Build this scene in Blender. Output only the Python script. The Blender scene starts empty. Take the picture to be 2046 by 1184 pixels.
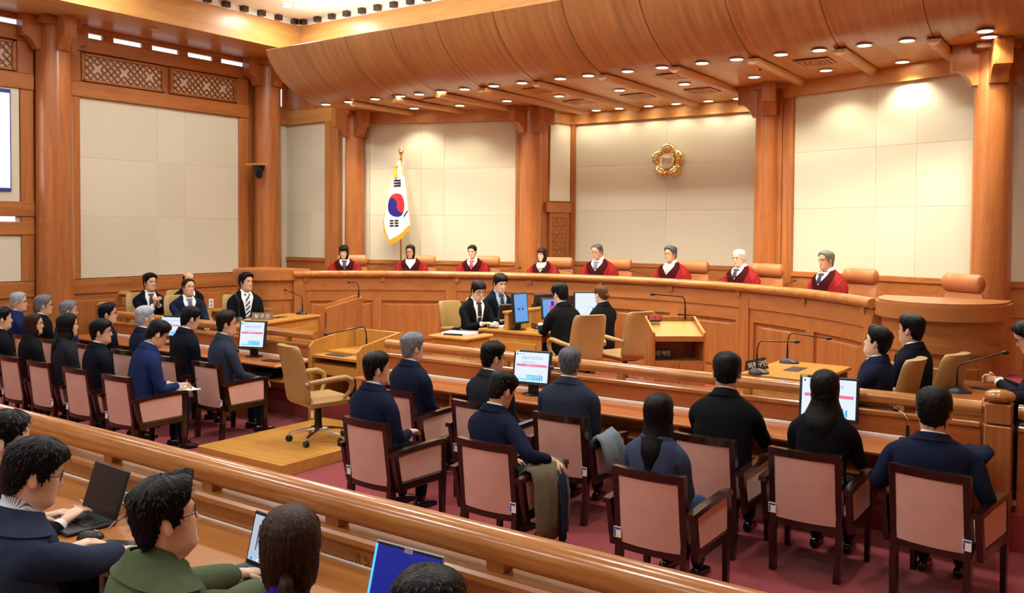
import bpy, math, random
from math import sin, cos, pi, radians, sqrt, atan2, exp
from mathutils import Vector, Matrix, noise

SC = bpy.context.scene
COL = SC.collection
RND = random.Random(7)

# ------------------------------------------------------------------ camera
F_PX = 1765.0
HEAD, TILT, ROLL = radians(35.2), radians(1.6), 0.0066
fw = Vector((-sin(HEAD) * cos(TILT), cos(HEAD) * cos(TILT), -sin(TILT)))
rt0 = Vector((cos(HEAD), sin(HEAD), 0))
up0 = rt0.cross(fw)
rt = rt0 * cos(ROLL) + up0 * sin(ROLL)
up = up0 * cos(ROLL) - rt0 * sin(ROLL)
cam_d = bpy.data.cameras.new('camera')
cam_d.sensor_width = 36.0
cam_d.lens = F_PX / 2046 * 36
cam_d.shift_y = -84 / 2046
cam_d.clip_start = 0.05
cam = bpy.data.objects.new('camera', cam_d)
COL.objects.link(cam)
M3 = Matrix((rt, up, -fw)).transposed().to_4x4()
M3.translation = (0, 0, 2.35)
cam.matrix_world = M3
SC.camera = cam

# ------------------------------------------------------------------ view, world
SC.view_settings.view_transform = 'Standard'
SC.view_settings.look = 'None'
SC.view_settings.gamma = 1.0
SC.view_settings.use_curve_mapping = False
SC.view_settings.exposure = 0.70
SC.cycles.max_bounces = 6; SC.cycles.diffuse_bounces = 4; SC.cycles.glossy_bounces = 3
SC.cycles.use_light_tree = False
wd = bpy.data.worlds.new('world'); SC.world = wd
wd.use_nodes = True
wd.node_tree.nodes['Background'].inputs[0].default_value = (1.0, 0.93, 0.84, 1)
wd.node_tree.nodes['Background'].inputs[1].default_value = 0.25

def lamp(name, kind, loc, power, color, size=0.2, rot=(0, 0, 0), spread=None, blend=0.6, angle=100):
    d = bpy.data.lights.new(name, kind); d.energy = power; d.color = color
    if kind == 'AREA':
        d.shape = 'DISK'; d.size = size
        if spread: d.spread = spread
    elif kind == 'SPOT':
        d.spot_size = radians(angle); d.spot_blend = blend; d.shadow_soft_size = size
    o = bpy.data.objects.new(name, d); COL.objects.link(o)
    o.location = loc; o.rotation_euler = rot
    return o
WARM = (1.0, 0.93, 0.72); SOFT = (0.94, 1.0, 0.97)
# the hall's recessed ceiling clusters (x, y); lamps are built with their fittings further down
HALL_Z = 6.05
HALL_CLUSTERS = [(x, y) for x in (-11.5, -8.9, -6.3, -3.7, -1.1) for y in (-3.5, 0.2, 3.6, 6.9, 9.95) if not (x > -11 and y > 8)]
CAN1 = [(-11.3, 10.5), (-10.75, 10.5), (-10.15, 10.5), (-9.6, 10.5), (-9.2, 10.5), (-8.75, 10.5), (-8.3, 10.5), (-7.75, 10.5), (-7.25, 10.5), (-6.6, 10.5), (-6.15, 10.5),
        (-5.55, 10.5), (-5.05, 10.5), (-4.5, 10.5), (-4.05, 10.5), (-3.5, 10.5), (-3.05, 10.5), (-2.55, 10.5), (-2.1, 10.5), (-1.33, 10.45), (-1.33, 10.75)]
CAN2 = [(-10.28, 11.6), (-9.39, 11.75), (-8.41, 11.75), (-7.42, 11.77), (-6.35, 11.77), (-5.31, 11.77), (-4.28, 11.75), (-3.33, 11.77), (-2.39, 11.7)]
CAN3 = [(-8.1, 13.4), (-7.7, 13.43), (-7.25, 13.43), (-6.7, 13.43), (-6.2, 13.43), (-5.64, 13.43), (-5.15, 13.43)]
P_HALL, P_C1, P_C2, P_C3 = 54, 11, 8, 1.6
for i, (x, y) in enumerate(HALL_CLUSTERS):
    lamp('ceiling_lamp_light', 'AREA', (x, y, HALL_Z - 0.05), P_HALL * (0.45 if x < -11 else (0.65 if x > -2 else 1.0)) * (0.6 if y < 2 else (0.38 if y < 5 else 1.2)), SOFT, 0.5)
for (pts, p, ang) in ((CAN1, P_C1, 120), (CAN2, P_C2, 120), (CAN3, P_C3, 130)):
    for (x, y) in pts:
        lamp('downlight_light', 'SPOT', (x, y, 4.40), p * 4, WARM, 0.05, angle=ang)

# unseen linear fill lamps added on the canopy's hidden top to brighten the ceiling
for (x, y, z, sx, p) in ((-8.6, 10.1, 5.34, 5.6, 30), (-3.2, 10.1, 5.34, 5.0, 30)):
    o = lamp('ceiling_fill_light', 'AREA', (x, y, z), p, SOFT, 0.3, rot=(pi, 0, 0))
    o.data.shape = 'RECTANGLE'; o.data.size = sx; o.data.size_y = 0.12

# ------------------------------------------------------------------ materials
def lin(c):
    if isinstance(c, str):
        c = [int(c[i:i + 2], 16) / 255 for i in (0, 2, 4)]
    return tuple((x / 12.92 if x <= 0.04045 else ((x + 0.055) / 1.055) ** 2.4) for x in c) + (1,)
MATS = {}
def base_mat(name):
    m = bpy.data.materials.new(name); m.use_nodes = True
    MATS[name] = m
    return m, m.node_tree, m.node_tree.nodes['Principled BSDF']
def plain(name, col, rough=0.5, metal=0.0, spec=0.5, bump=0.0, bscale=200, var=0.0, vscale=8, coat=0.0, sheen=0.0):
    m, nt, b = base_mat(name)
    b.inputs['Base Color'].default_value = lin(col)
    b.inputs['Roughness'].default_value = rough
    b.inputs['Metallic'].default_value = metal
    b.inputs['Specular IOR Level'].default_value = spec
    b.inputs['Coat Weight'].default_value = coat
    if sheen: b.inputs['Sheen Weight'].default_value = sheen
    tc = None
    if bump or var: tc = nt.nodes.new('ShaderNodeTexCoord')
    if bump:
        n = nt.nodes.new('ShaderNodeTexNoise'); n.inputs['Scale'].default_value = bscale; n.inputs['Detail'].default_value = 2
        nt.links.new(tc.outputs['Object'], n.inputs['Vector'])
        bp = nt.nodes.new('ShaderNodeBump'); bp.inputs['Strength'].default_value = bump; bp.inputs['Distance'].default_value = 0.01
        nt.links.new(n.outputs['Fac'], bp.inputs['Height']); nt.links.new(bp.outputs['Normal'], b.inputs['Normal'])
    if var:
        n = nt.nodes.new('ShaderNodeTexNoise'); n.inputs['Scale'].default_value = vscale; n.inputs['Detail'].default_value = 3
        nt.links.new(tc.outputs['Object'], n.inputs['Vector'])
        r = nt.nodes.new('ShaderNodeValToRGB')
        c = lin(col)
        r.color_ramp.elements[0].position = 0.3; r.color_ramp.elements[1].position = 0.7
        r.color_ramp.elements[0].color = tuple(x * (1 - var) for x in c[:3]) + (1,)
        r.color_ramp.elements[1].color = tuple(min(1, x * (1 + var)) for x in c[:3]) + (1,)
        nt.links.new(n.outputs['Fac'], r.inputs['Fac']); nt.links.new(r.outputs['Color'], b.inputs['Base Color'])
    return m
def wood(name, light, dark, axis='z', rough=0.35, coat=0.25, scale=9.0, bump=0.05, spec=0.4, stretch=14.0):
    m, nt, b = base_mat(name)
    b.inputs['Roughness'].default_value = rough
    b.inputs['Coat Weight'].default_value = coat; b.inputs['Coat Roughness'].default_value = 0.2
    b.inputs['Specular IOR Level'].default_value = spec
    tc = nt.nodes.new('ShaderNodeTexCoord'); mp = nt.nodes.new('ShaderNodeMapping')
    s = {'x': (1 / stretch, 1, 1), 'y': (1, 1 / stretch, 1), 'z': (1, 1, 1 / stretch), 'yz': (1, 1 / stretch, 1 / stretch)}[axis]
    mp.inputs['Scale'].default_value = [v * scale for v in s]
    nt.links.new(tc.outputs['Object'], mp.inputs['Vector'])
    n1 = nt.nodes.new('ShaderNodeTexNoise'); n1.inputs['Scale'].default_value = 1.0; n1.inputs['Detail'].default_value = 5; n1.inputs['Roughness'].default_value = 0.6
    n1.inputs['Distortion'].default_value = 0.6
    nt.links.new(mp.outputs['Vector'], n1.inputs['Vector'])
    n2 = nt.nodes.new('ShaderNodeTexNoise'); n2.inputs['Scale'].default_value = 9.0; n2.inputs['Detail'].default_value = 3
    nt.links.new(mp.outputs['Vector'], n2.inputs['Vector'])
    mx = nt.nodes.new('ShaderNodeMath'); mx.operation = 'MULTIPLY_ADD'; mx.inputs[1].default_value = 0.35
    nt.links.new(n2.outputs['Fac'], mx.inputs[0]); nt.links.new(n1.outputs['Fac'], mx.inputs[2])
    r = nt.nodes.new('ShaderNodeValToRGB')
    r.color_ramp.elements[0].position = 0.45; r.color_ramp.elements[1].position = 0.92
    r.color_ramp.elements[0].color = lin(dark); r.color_ramp.elements[1].color = lin(light)
    nt.links.new(mx.outputs[0], r.inputs['Fac']); nt.links.new(r.outputs['Color'], b.inputs['Base Color'])
    if bump:
        bp = nt.nodes.new('ShaderNodeBump'); bp.inputs['Strength'].default_value = bump; bp.inputs['Distance'].default_value = 0.004
        nt.links.new(n2.outputs['Fac'], bp.inputs['Height']); nt.links.new(bp.outputs['Normal'], b.inputs['Normal'])
    return m
def emit(name, col, strength):
    m, nt, b = base_mat(name)
    b.inputs['Base Color'].default_value = (0, 0, 0, 1)
    b.inputs['Emission Color'].default_value = lin(col); b.inputs['Emission Strength'].default_value = strength
    b.inputs['Roughness'].default_value = 0.3
    m.cycles.emission_sampling = 'NONE' if strength < 2 or name == 'lamp_face' else 'AUTO'
    return m
WL, WD = 'd08a4c', 'b06a32'
wood('wood_v', 'c07a42', '9a5a2a', 'z'); wood('wood_x', 'c07a42', '9a5a2a', 'x'); wood('wood_y', 'c07a42', '9a5a2a', 'y')
wood('column_wood', 'c07842', '9a582a', 'z', rough=0.3, coat=0.35)
wood('beam_x', 'd29a58', 'b67c3e', 'x', rough=0.45); wood('beam_y', 'd29a58', 'b67c3e', 'y', rough=0.45)
wood('canopy_wood', 'c08650', '986238', 'yz', rough=0.32, coat=0.4, scale=12, stretch=20)
wood('soffit_wood', 'd8a468', 'bc8650', 'y', rough=0.4, scale=7)
wood('rail_wood', 'c88a46', '9c5c28', 'x', rough=0.18, coat=0.7, scale=10)
wood('bench_v', 'c07c44', '9c5c2c', 'z', rough=0.34); wood('bench_x', 'ba7842', 'a66634', 'x', rough=0.34, bump=0)
wood('desk_x', 'bc723a', 'a05828', 'x', rough=0.3, coat=0.4, stretch=20)
wood('desk_light', 'd09a4a', 'bc8238', 'x', rough=0.32, coat=0.3)
wood('desk_light_v', 'cc9448', 'b47c36', 'z', rough=0.35, coat=0.3)
wood('chair_wood', '34150e', '1c0907', 'z', rough=0.22, coat=0.6, scale=14)
wood('gallery_wood', 'bc7e40', 'a06430', 'x', rough=0.3, coat=0.4, stretch=18)
plain('fabric_wall', 'dcd5be', 0.9, bump=0.25, bscale=420, spec=0.2)
plain('fabric_wall_b', 'd8d1ba', 0.9, bump=0.25, bscale=420, spec=0.2)
plain('shadow_gap', '4a3626', 0.8)
plain('plaster', 'f8f0dc', 0.9, spec=0.2)
plain('white_paint', 'eeece6', 0.6)
plain('carpet', '8e363c', 0.97, spec=0.1, bump=0.5, bscale=260, var=0.14, vscale=90, sheen=0.2)
plain('carpet_well', '9c4a46', 0.97, spec=0.1, bump=0.5, bscale=260, var=0.14, vscale=90)
plain('pink_fabric', 'd6a898', 0.85, bump=0.3, bscale=500, spec=0.25, var=0.06, vscale=6, sheen=0.3)
plain('tan_leather', 'ac8a54', 0.42, bump=0.12, bscale=160, var=0.05, vscale=5)
plain('brown_leather', 'c07848', 0.4, bump=0.1, bscale=160, var=0.06, vscale=6)
plain('chrome', 'd8d8da', 0.12, metal=1.0)
plain('black_plastic', '141416', 0.35); plain('dark_plastic', '23242a', 0.4)
plain('black_metal', '1a1b20', 0.3, metal=0.4)
plain('grey_plastic', '9a9aa0', 0.4); plain('white_plastic', 'eeeeec', 0.35)
plain('gold', 'f4e6ac', 0.22, metal=1.0)
plain('gold_fringe', 'e6b41e', 0.6, bump=0.3, bscale=120)
plain('brass', 'c8a050', 0.25, metal=1.0)
plain('paper', 'f4f2ec', 0.8); plain('paper_grey', 'b8c0c4', 0.8)
plain('ivory_disc', 'f2ead2', 0.4)
plain('dark_sign', '3c2a1e', 0.5); plain('olive_sign', '6e5836', 0.5); plain('letter_white', 'f0f0ee', 0.5)
plain('letter_gold', 'a8862e', 0.3, metal=0.7)
plain('flag_white', 'f6f6f4', 0.7); plain('flag_red', 'd8262e', 0.7); plain('flag_blue', '12107c', 0.7); plain('flag_black', '101014', 0.7)
plain('tag_blue', '2c3a8c', 0.5)
plain('vent_dark', '3a2a1c', 0.7)
plain('yellow_label', 'e8e020', 0.5)
emit('lamp_face', 'fff2d8', 16.0); emit('slot_glow', 'f2f4fa', 0.8)  # slot_glow: glow put into the slot material so the slots look bright
emit('screen_white', 'e6f2fa', 0.62); emit('screen_big', 'f4f4ff', 2.2)
emit('screen_pink', 'd86a8c', 0.8); emit('screen_cyan', '6cc4e0', 0.9); emit('screen_blue', '3a78c8', 0.9); emit('screen_navy', '1c3a9a', 0.6)
emit('screen_deep', '20289a', 0.5); emit('screen_sky', '6aa8e6', 0.6); emit('screen_grey', 'aeb8cc', 0.7); emit('screen_ink', '40506c', 0.4)
emit('led_red', 'ff2a20', 1.4); emit('screen_dark', '14161c', 0.3); emit('screen_photo', '9a8ad0', 0.7)
emit('screen_mag', 'b8487c', 0.8); emit('screen_edge', '4aa0ff', 1.2)

# ------------------------------------------------------------------ mesh helpers
class MB:
    def __init__(s): s.v = []; s.f = []; s.m = []
    def add(s, vs, fs, mi=0):
        o = len(s.v); s.v += [tuple(p) for p in vs]
        for f in fs: s.f.append(tuple(i + o for i in f)); s.m.append(mi)
        return s
    def box(s, x0, x1, y0, y1, z0, z1, b=0.0, mi=0, M=None):
        if x0 > x1: x0, x1 = x1, x0
        if y0 > y1: y0, y1 = y1, y0
        if z0 > z1: z0, z1 = z1, z0
        if b <= 0:
            vs = [(x, y, z) for z in (z0, z1) for y in (y0, y1) for x in (x0, x1)]
            fs = [(0, 2, 3, 1), (4, 5, 7, 6), (0, 1, 5, 4), (2, 6, 7, 3), (0, 4, 6, 2), (1, 3, 7, 5)]
        else:
            b = min(b, (x1 - x0) * .49, (y1 - y0) * .49, (z1 - z0) * .49)
            c = ((x0 + x1) / 2, (y0 + y1) / 2, (z0 + z1) / 2); h = ((x1 - x0) / 2, (y1 - y0) / 2, (z1 - z0) / 2)
            vs = []; idx = {}
            for sx in (-1, 1):
                for sy in (-1, 1):
                    for sz in (-1, 1):
                        sg = (sx, sy, sz)
                        for a in range(3):
                            p = [c[k] + sg[k] * (h[k] - (b if k != a else 0)) for k in range(3)]
                            idx[(sg, a)] = len(vs); vs.append(tuple(p))
            fs = []
            def q(*k): fs.append(tuple(idx[i] for i in k))
            for a in range(3):
                o1, o2 = (a + 1) % 3, (a + 2) % 3
                for sg in (-1, 1):
                    def key(u, w):
                        t = [0, 0, 0]; t[a] = sg; t[o1] = u; t[o2] = w; return (tuple(t), a)
                    l = [key(-1, -1), key(1, -1), key(1, 1), key(-1, 1)]
                    if sg < 0: l.reverse()
                    q(*l)
            for a in range(3):
                o1, o2 = (a + 1) % 3, (a + 2) % 3
                for u in (-1, 1):
                    for w in (-1, 1):
                        def kk(e, ax):
                            t = [0, 0, 0]; t[a] = e; t[o1] = u; t[o2] = w; return (tuple(t), ax)
                        l = [kk(-1, o1), kk(1, o1), kk(1, o2), kk(-1, o2)]
                        if u * w < 0: l.reverse()
                        q(*l)
            for sx in (-1, 1):
                for sy in (-1, 1):
                    for sz in (-1, 1):
                        l = [((sx, sy, sz), 0), ((sx, sy, sz), 1), ((sx, sy, sz), 2)]
                        if sx * sy * sz < 0: l.reverse()
                        q(*l)
        if M is not None:
            vs = [M @ Vector(p) for p in vs]
            if M.determinant() < 0: fs = [tuple(reversed(f)) for f in fs]
        return s.add(vs, fs, mi)
    def prism(s, poly, z0, z1, mi=0, M=None):
        n = len(poly)
        vs = [(p[0], p[1], z0) for p in poly] + [(p[0], p[1], z1) for p in poly]
        fs = [tuple(range(n - 1, -1, -1)), tuple(range(n, 2 * n))] + [(i, (i + 1) % n, n + (i + 1) % n, n + i) for i in range(n)]
        if M is not None:
            vs = [M @ Vector(p) for p in vs]
            if M.determinant() < 0: fs = [tuple(reversed(f)) for f in fs]
        return s.add(vs, fs, mi)
    def profx(s, poly, x0, x1, mi=0, M=None):      # poly of (y,z) extruded along x
        n = len(poly)
        vs = [(x0, p[0], p[1]) for p in poly] + [(x1, p[0], p[1]) for p in poly]
        fs = [tuple(range(n - 1, -1, -1)), tuple(range(n, 2 * n))] + [(i, (i + 1) % n, n + (i + 1) % n, n + i) for i in range(n)]
        if M is not None:
            vs = [M @ Vector(p) for p in vs]
            if M.determinant() < 0: fs = [tuple(reversed(f)) for f in fs]
        return s.add(vs, fs, mi)
    def loft(s, rings, cap0=True, cap1=True, closed=True, mi=0):
        n = len(rings[0]); vs = [p for r in rings for p in r]; fs = []
        for i in range(len(rings) - 1):
            for j in range(n if closed else n - 1):
                k = (j + 1) % n
                fs.append((i * n + j, i * n + k, (i + 1) * n + k, (i + 1) * n + j))
        if cap0: fs.append(tuple(range(n - 1, -1, -1)))
        if cap1: o = (len(rings) - 1) * n; fs.append(tuple(range(o, o + n)))
        return s.add(vs, fs, mi)
    def tube(s, path, r, n=8, cap=True, mi=0, flat=1.0):
        path = [Vector(p) for p in path]; rings = []
        if not isinstance(r, (list, tuple)): r = [r] * len(path)
        up_ = None
        for i, p in enumerate(path):
            t = (path[min(i + 1, len(path) - 1)] - path[max(i - 1, 0)]).normalized()
            if up_ is None:
                a = Vector((0, 0, 1)) if abs(t.z) < 0.9 else Vector((1, 0, 0))
                u = (a - t * a.dot(t)).normalized()
            else:
                u = (up_ - t * up_.dot(t)); u = u.normalized() if u.length > 1e-6 else up_
            up_ = u; w = t.cross(u)
            rings.append([p + (w * cos(2 * pi * k / n) * r[i]) + (u * sin(2 * pi * k / n) * r[i] * flat) for k in range(n)])
        return s.loft(rings, cap, cap, True, mi)
    def lathe(s, prof, n=16, c=(0, 0, 0), mi=0, M=None):
        rings = [[(c[0] + r * cos(2 * pi * k / n), c[1] + r * sin(2 * pi * k / n), c[2] + z) for k in range(n)] for r, z in prof]
        if M is not None: rings = [[M @ Vector(p) for p in r] for r in rings]
        return s.loft(rings, True, True, True, mi)
    def ball(s, c, r, n=10, mi=0):
        if not isinstance(r, (tuple, list)): r = (r, r, r)
        rings = []
        for i in range(1, n // 2 + 3):
            a = pi * i / (n // 2 + 3)
            rings.append([(c[0] + r[0] * sin(a) * cos(2 * pi * k / n), c[1] + r[1] * sin(a) * sin(2 * pi * k / n), c[2] - r[2] * cos(a)) for k in range(n)])
        return s.loft(rings, True, True, True, mi)
    def xf(s, M): s.v = [tuple(M @ Vector(p)) for p in s.v]; return s
    def mesh(s, name, mats, smooth=False, angle=0.7):
        me = bpy.data.meshes.new(name); me.from_pydata(s.v, [], s.f)
        if not isinstance(mats, (list, tuple)): mats = [mats]
        for m in mats: me.materials.append(MATS[m] if isinstance(m, str) else m)
        if len(mats) > 1: me.polygons.foreach_set('material_index', s.m)
        if smooth:
            me.polygons.foreach_set('use_smooth', [True] * len(me.polygons))
            me.set_sharp_from_angle(angle=angle)
        me.update()
        return me
    def build(s, name, mats, parent=None, smooth=False, angle=0.7):
        o = bpy.data.objects.new(name, s.mesh(name, mats, smooth, angle)); COL.objects.link(o)
        if parent is not None: o.parent = parent
        return o
def tag(o, label=None, cat=None, group=None, kind=None):
    if label: o['label'] = label
    if cat: o['category'] = cat
    if group: o['group'] = group
    if kind: o['kind'] = kind
    return o
def thing(name, label, cat, loc=(0, 0, 0), rz=0.0, group=None):
    o = bpy.data.objects.new(name, None); COL.objects.link(o)
    o.empty_display_size = 0.1
    o.location = loc; o.rotation_euler = (0, 0, rz)
    return tag(o, label, cat, group)
def struct(mb, name, mats, label=None, smooth=False, parent=None):
    o = mb.build(name, mats, parent, smooth)
    if parent is None: o['kind'] = 'structure'
    if label: o['label'] = label
    return o
def copy_tree(o, parent=None):
    c = o.copy(); COL.objects.link(c); c.parent = parent
    for ch in list(o.children): copy_tree(ch, c)
    return c
def place(o, loc, rz=0.0, label=None, group=None):
    o.location = loc; o.rotation_euler = (0, 0, rz)
    if label: o['label'] = label
    if group: o['group'] = group
    return o
def text_mesh(body, size, name, mat, M, parent=None, depth=0.002, align='CENTER'):
    c = bpy.data.curves.new('lettering', 'FONT'); c.body = body; c.size = size
    c.align_x = align; c.align_y = 'CENTER'; c.extrude = depth; c.resolution_u = 2
    o = bpy.data.objects.new('lettering_tmp', c); COL.objects.link(o)
    bpy.context.view_layer.update()
    me = bpy.data.meshes.new_from_object(o.evaluated_get(bpy.context.evaluated_depsgraph_get()))
    bpy.data.objects.remove(o); bpy.data.curves.remove(c)
    me.transform(M); me.materials.clear(); me.materials.append(MATS[mat])
    ob = bpy.data.objects.new(name, me); COL.objects.link(ob)
    if parent is not None: ob.parent = parent
    return ob
def TR(x=0, y=0, z=0, rz=0.0, rx=0.0, ry=0.0):
    return Matrix.Translation((x, y, z)) @ Matrix.Rotation(rz, 4, 'Z') @ Matrix.Rotation(rx, 4, 'X') @ Matrix.Rotation(ry, 4, 'Y')

# =================================================================== SETTING
XW, XE, YS = -13.7, 0.75, -6.0
WELL = 0.28; DAIS = 0.75
# ---- floors
struct(MB().box(XW - .2, XE + .2, YS - .2, 14.2, -0.2, 0), 'floor', 'carpet', 'dark red carpet floor of the hall')
struct(MB().box(XW, XE, 7.42, 13.9, 0.0, WELL, 0.0), 'floor_well', 'carpet_well', 'raised carpeted floor of the well before the bench')
struct(MB().box(XW, XE, YS, 2.62, 0.0, 0.25), 'floor_gallery', 'carpet', 'raised carpeted floor of the press gallery')
AC = (-6.55, 6.05)
def arc(r, a, c=AC): return (c[0] + r * sin(radians(a)), c[1] + r * cos(radians(a)))
def arc_poly(r0, r1, a0, a1, n): return [arc(r0, a0 + (a1 - a0) * i / n) for i in range(n + 1)] + [arc(r1, a1 + (a0 - a1) * i / n) for i in range(n + 1)]
# dais behind the bench
pl = [arc(5.75, -58 + 116 * i / 30) for i in range(31)]
struct(MB().prism([(XE, 8.9), (XE, 13.85), (XW, 13.85), (XW, 8.9)] + [p for p in pl], WELL, DAIS), 'floor_dais', 'carpet_well', "judges' raised floor behind the bench")

# ---- wall pieces helper: a vertical wall strip between two plan points, facing the room (right-hand side of a->b seen from inside)
def strip(a, b, z0, z1, t0, t1, mb=None, mi=0, bev=0.0):
    """box along a->b; t0,t1 = offsets along inward normal (to the right of a->b)"""
    a = Vector((a[0], a[1])); b = Vector((b[0], b[1])); d = (b - a); L = d.length; d.normalize()
    n = Vector((d.y, -d.x))
    M = Matrix(((d.x, n.x, 0, a.x), (d.y, n.y, 0, a.y), (0, 0, 1, 0), (0, 0, 0, 1)))
    mb = mb or MB()
    mb.box(0, L, t0, t1, z0, z1, bev, mi, M)
    return mb
def flip_fix(o):
    return o
def lerp2(a, b, t): return (a[0] + (b[0] - a[0]) * t, a[1] + (b[1] - a[1]) * t)
def fabric_panels(parent, a, b, cols, rows, z0, z1, t=0.03):
    """cols, rows: fractions of the joints"""
    cs = [0] + list(cols) + [1]; rs = [0] + list(rows) + [1]
    for i in range(len(cs) - 1):
        for j in range(len(rs) - 1):
            L = sqrt((b[0] - a[0]) ** 2 + (b[1] - a[1]) ** 2); g = 0.0008 / L
            p, q = lerp2(a, b, cs[i] + g), lerp2(a, b, cs[i + 1] - g)
            za, zb = z0 + (z1 - z0) * rs[j] + .0008, z0 + (z1 - z0) * rs[j + 1] - .0008
            strip(p, q, za, zb, 0.0, t, bev=0.003).build('fabric_panel', 'fabric_wall' if (i + j) % 2 else 'fabric_wall_b', parent)

# ---- left wall
wl = struct(MB().box(XW - .2, XW, YS, 11.9, -0.2, 6.3), 'wall_left', 'wood_v', 'wood panelled left wall with fabric panels')
A = (XW, YS); 
def LW(y0, y1, z0, z1, t0, t1, name, mat, bev=0.008):
    return strip((XW, y0), (XW, y1), z0, z1, t0, t1, bev=bev).build(name, mat, wl)
def bay(y0, y1, screen=False):
    """one bay of the left wall between columns"""
    LW(y0, y1, 0, .16, 0, .07, 'baseboard', 'wood_y')
    LW(y0, y1, 1.28, 1.52, 0, .06, 'wainscot_rail', 'wood_y')
    LW(y0, y1, .16, 1.28, 0, .035, 'wainscot_board', 'wood_y')
    n = 2; w = (y1 - y0) / n
    for i in range(n): LW(y0 + i * w + .12, y0 + (i + 1) * w - .12, .28, 1.18, .035, .055, 'wainscot_panel', 'wood_v', .015)
    LW(y0, y0 + .22, 1.52, 4.4, 0, .07, 'stile', 'wood_v'); LW(y1 - .2, y1, 1.52, 4.4, 0, .07, 'stile', 'wood_v')
    LW(y0, y1, 4.4, 4.64, 0, .09, 'lintel', 'wood_y'); LW(y0, y1, 5.12, 5.34, 0, .09, 'lintel', 'wood_y')
    LW(y0, y0 + .24, 4.64, 5.12, 0, .07, 'stile', 'wood_v'); LW(y1 - .24, y1, 4.64, 5.12, 0, .07, 'stile', 'wood_v')
    LW(y0, y1, 5.42, 5.5, 0, .08, 'head_rail', 'wood_y')
    # white slots between blocks
    k = 5; w = (y1 - y0) / k
    for i in range(k):
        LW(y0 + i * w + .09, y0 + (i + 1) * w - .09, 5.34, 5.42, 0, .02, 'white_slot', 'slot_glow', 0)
        LW(y0 + i * w - .09, y0 + i * w + .09, 5.34, 5.42, 0, .08, 'slot_block', 'wood_y', 0.004)
    # two lattice lights over the lintel
    m = (y0 + y1) / 2 + .05
    for (u0, u1) in ((y0 + .28, m - .08), (m + .08, y1 - .28)):
        lat = LW(u0, u1, 4.68, 5.08, 0, .02, 'lattice_backing', 'plaster', 0)
        for (p, q, r, s_) in ((u0, u1, 4.66, 4.70), (u0, u1, 5.06, 5.10), (u0 - .03, u0 + .03, 4.66, 5.10), (u1 - .03, u1 + .03, 4.66, 5.10)):
            LW(p, q, r, s_, .02, .07, 'lattice_frame', 'wood_y', .004)
        mb = MB(); hgt = .38; L = u1 - u0; st = .115
        crosses = [u0 + .19 + (round((L * f - .19) / st - .5) + .5) * st for f in (.18, .5, .82)]
        kk = -4
        while kk * st < L:
            for sgn in (1, -1):
                # diagonal bar, clipped to the light
                s0 = kk * st if sgn > 0 else kk * st + hgt
                pts = []
                steps = 14
                for q in range(steps):
                    ta, tb = q / steps, (q + 1) / steps
                    ya = s0 + sgn * hgt * ta; yb = s0 + sgn * hgt * tb
                    if min(ya, yb) < 0 or max(ya, yb) > L: continue
                    ym, zm = u0 + (ya + yb) / 2, 4.69 + hgt * (ta + tb) / 2
                    pq = [(((ym - c) + (zm - 4.88)) / .115, ((ym - c) - (zm - 4.88)) / .115) for c in crosses]
                    if any((abs(p_) < 1.4 and abs(q_) < .42) or (abs(q_) < 1.4 and abs(p_) < .42) for p_, q_ in pq): continue
                    c = Vector((XW + .045, u0 + (ya + yb) / 2, zm))
                    M = Matrix.Translation(c) @ Matrix.Rotation(atan2(hgt * (tb - ta), yb - ya), 4, 'X')
                    le = sqrt((yb - ya) ** 2 + (hgt / steps) ** 2) / 2 + .001
                    mb.box(-.012, .012, -le, le, -.0085, .0085, 0, 0, M)
            kk += 1
        mb.build('lattice', 'wood_y', lat)
bay(7.27, 10.72); fabric_panels(wl, (XW, 7.49), (XW, 10.52), (.455, .63), (.345, .67), 1.53, 4.4)
bay(3.2, 6.78)
LW(3.42, 6.58, 1.53, 4.4, 0, .02, 'panel_bed', 'fabric_wall', 0)
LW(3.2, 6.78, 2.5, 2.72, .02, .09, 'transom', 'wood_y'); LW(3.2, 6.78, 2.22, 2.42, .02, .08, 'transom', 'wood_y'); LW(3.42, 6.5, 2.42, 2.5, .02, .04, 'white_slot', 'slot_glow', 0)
fabric_panels(wl, (XW + .02, 3.42), (XW + .02, 6.58), (.5,), (), 1.53, 2.22, .02)
LW(YS, 2.7, 0, 1.52, 0, .05, 'wainscot_board', 'wood_y'); LW(YS, 2.7, 1.52, 5.5, 0, .03, 'panel_bed', 'fabric_wall', 0)
# strip by the corner
LW(11.3, 11.7, 1.3, 1.55, 0, .06, 'wainscot_rail', 'wood_y'); LW(11.3, 11.7, 0.2, 1.3, 0, .035, 'wainscot_board', 'wood_y')
LW(11.3, 11.7, 4.38, 4.66, 0, .09, 'lintel', 'wood_y'); fabric_panels(wl, (XW, 11.3), (XW, 11.7), (), (.36, .68), 1.55, 4.38)
LW(11.3, 11.36, 1.5, 4.4, .03, .06, 'stile', 'wood_v'); LW(11.42, 11.55, 4.72, 5.1, 0, .03, 'white_slot', 'slot_glow', 0)

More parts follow.
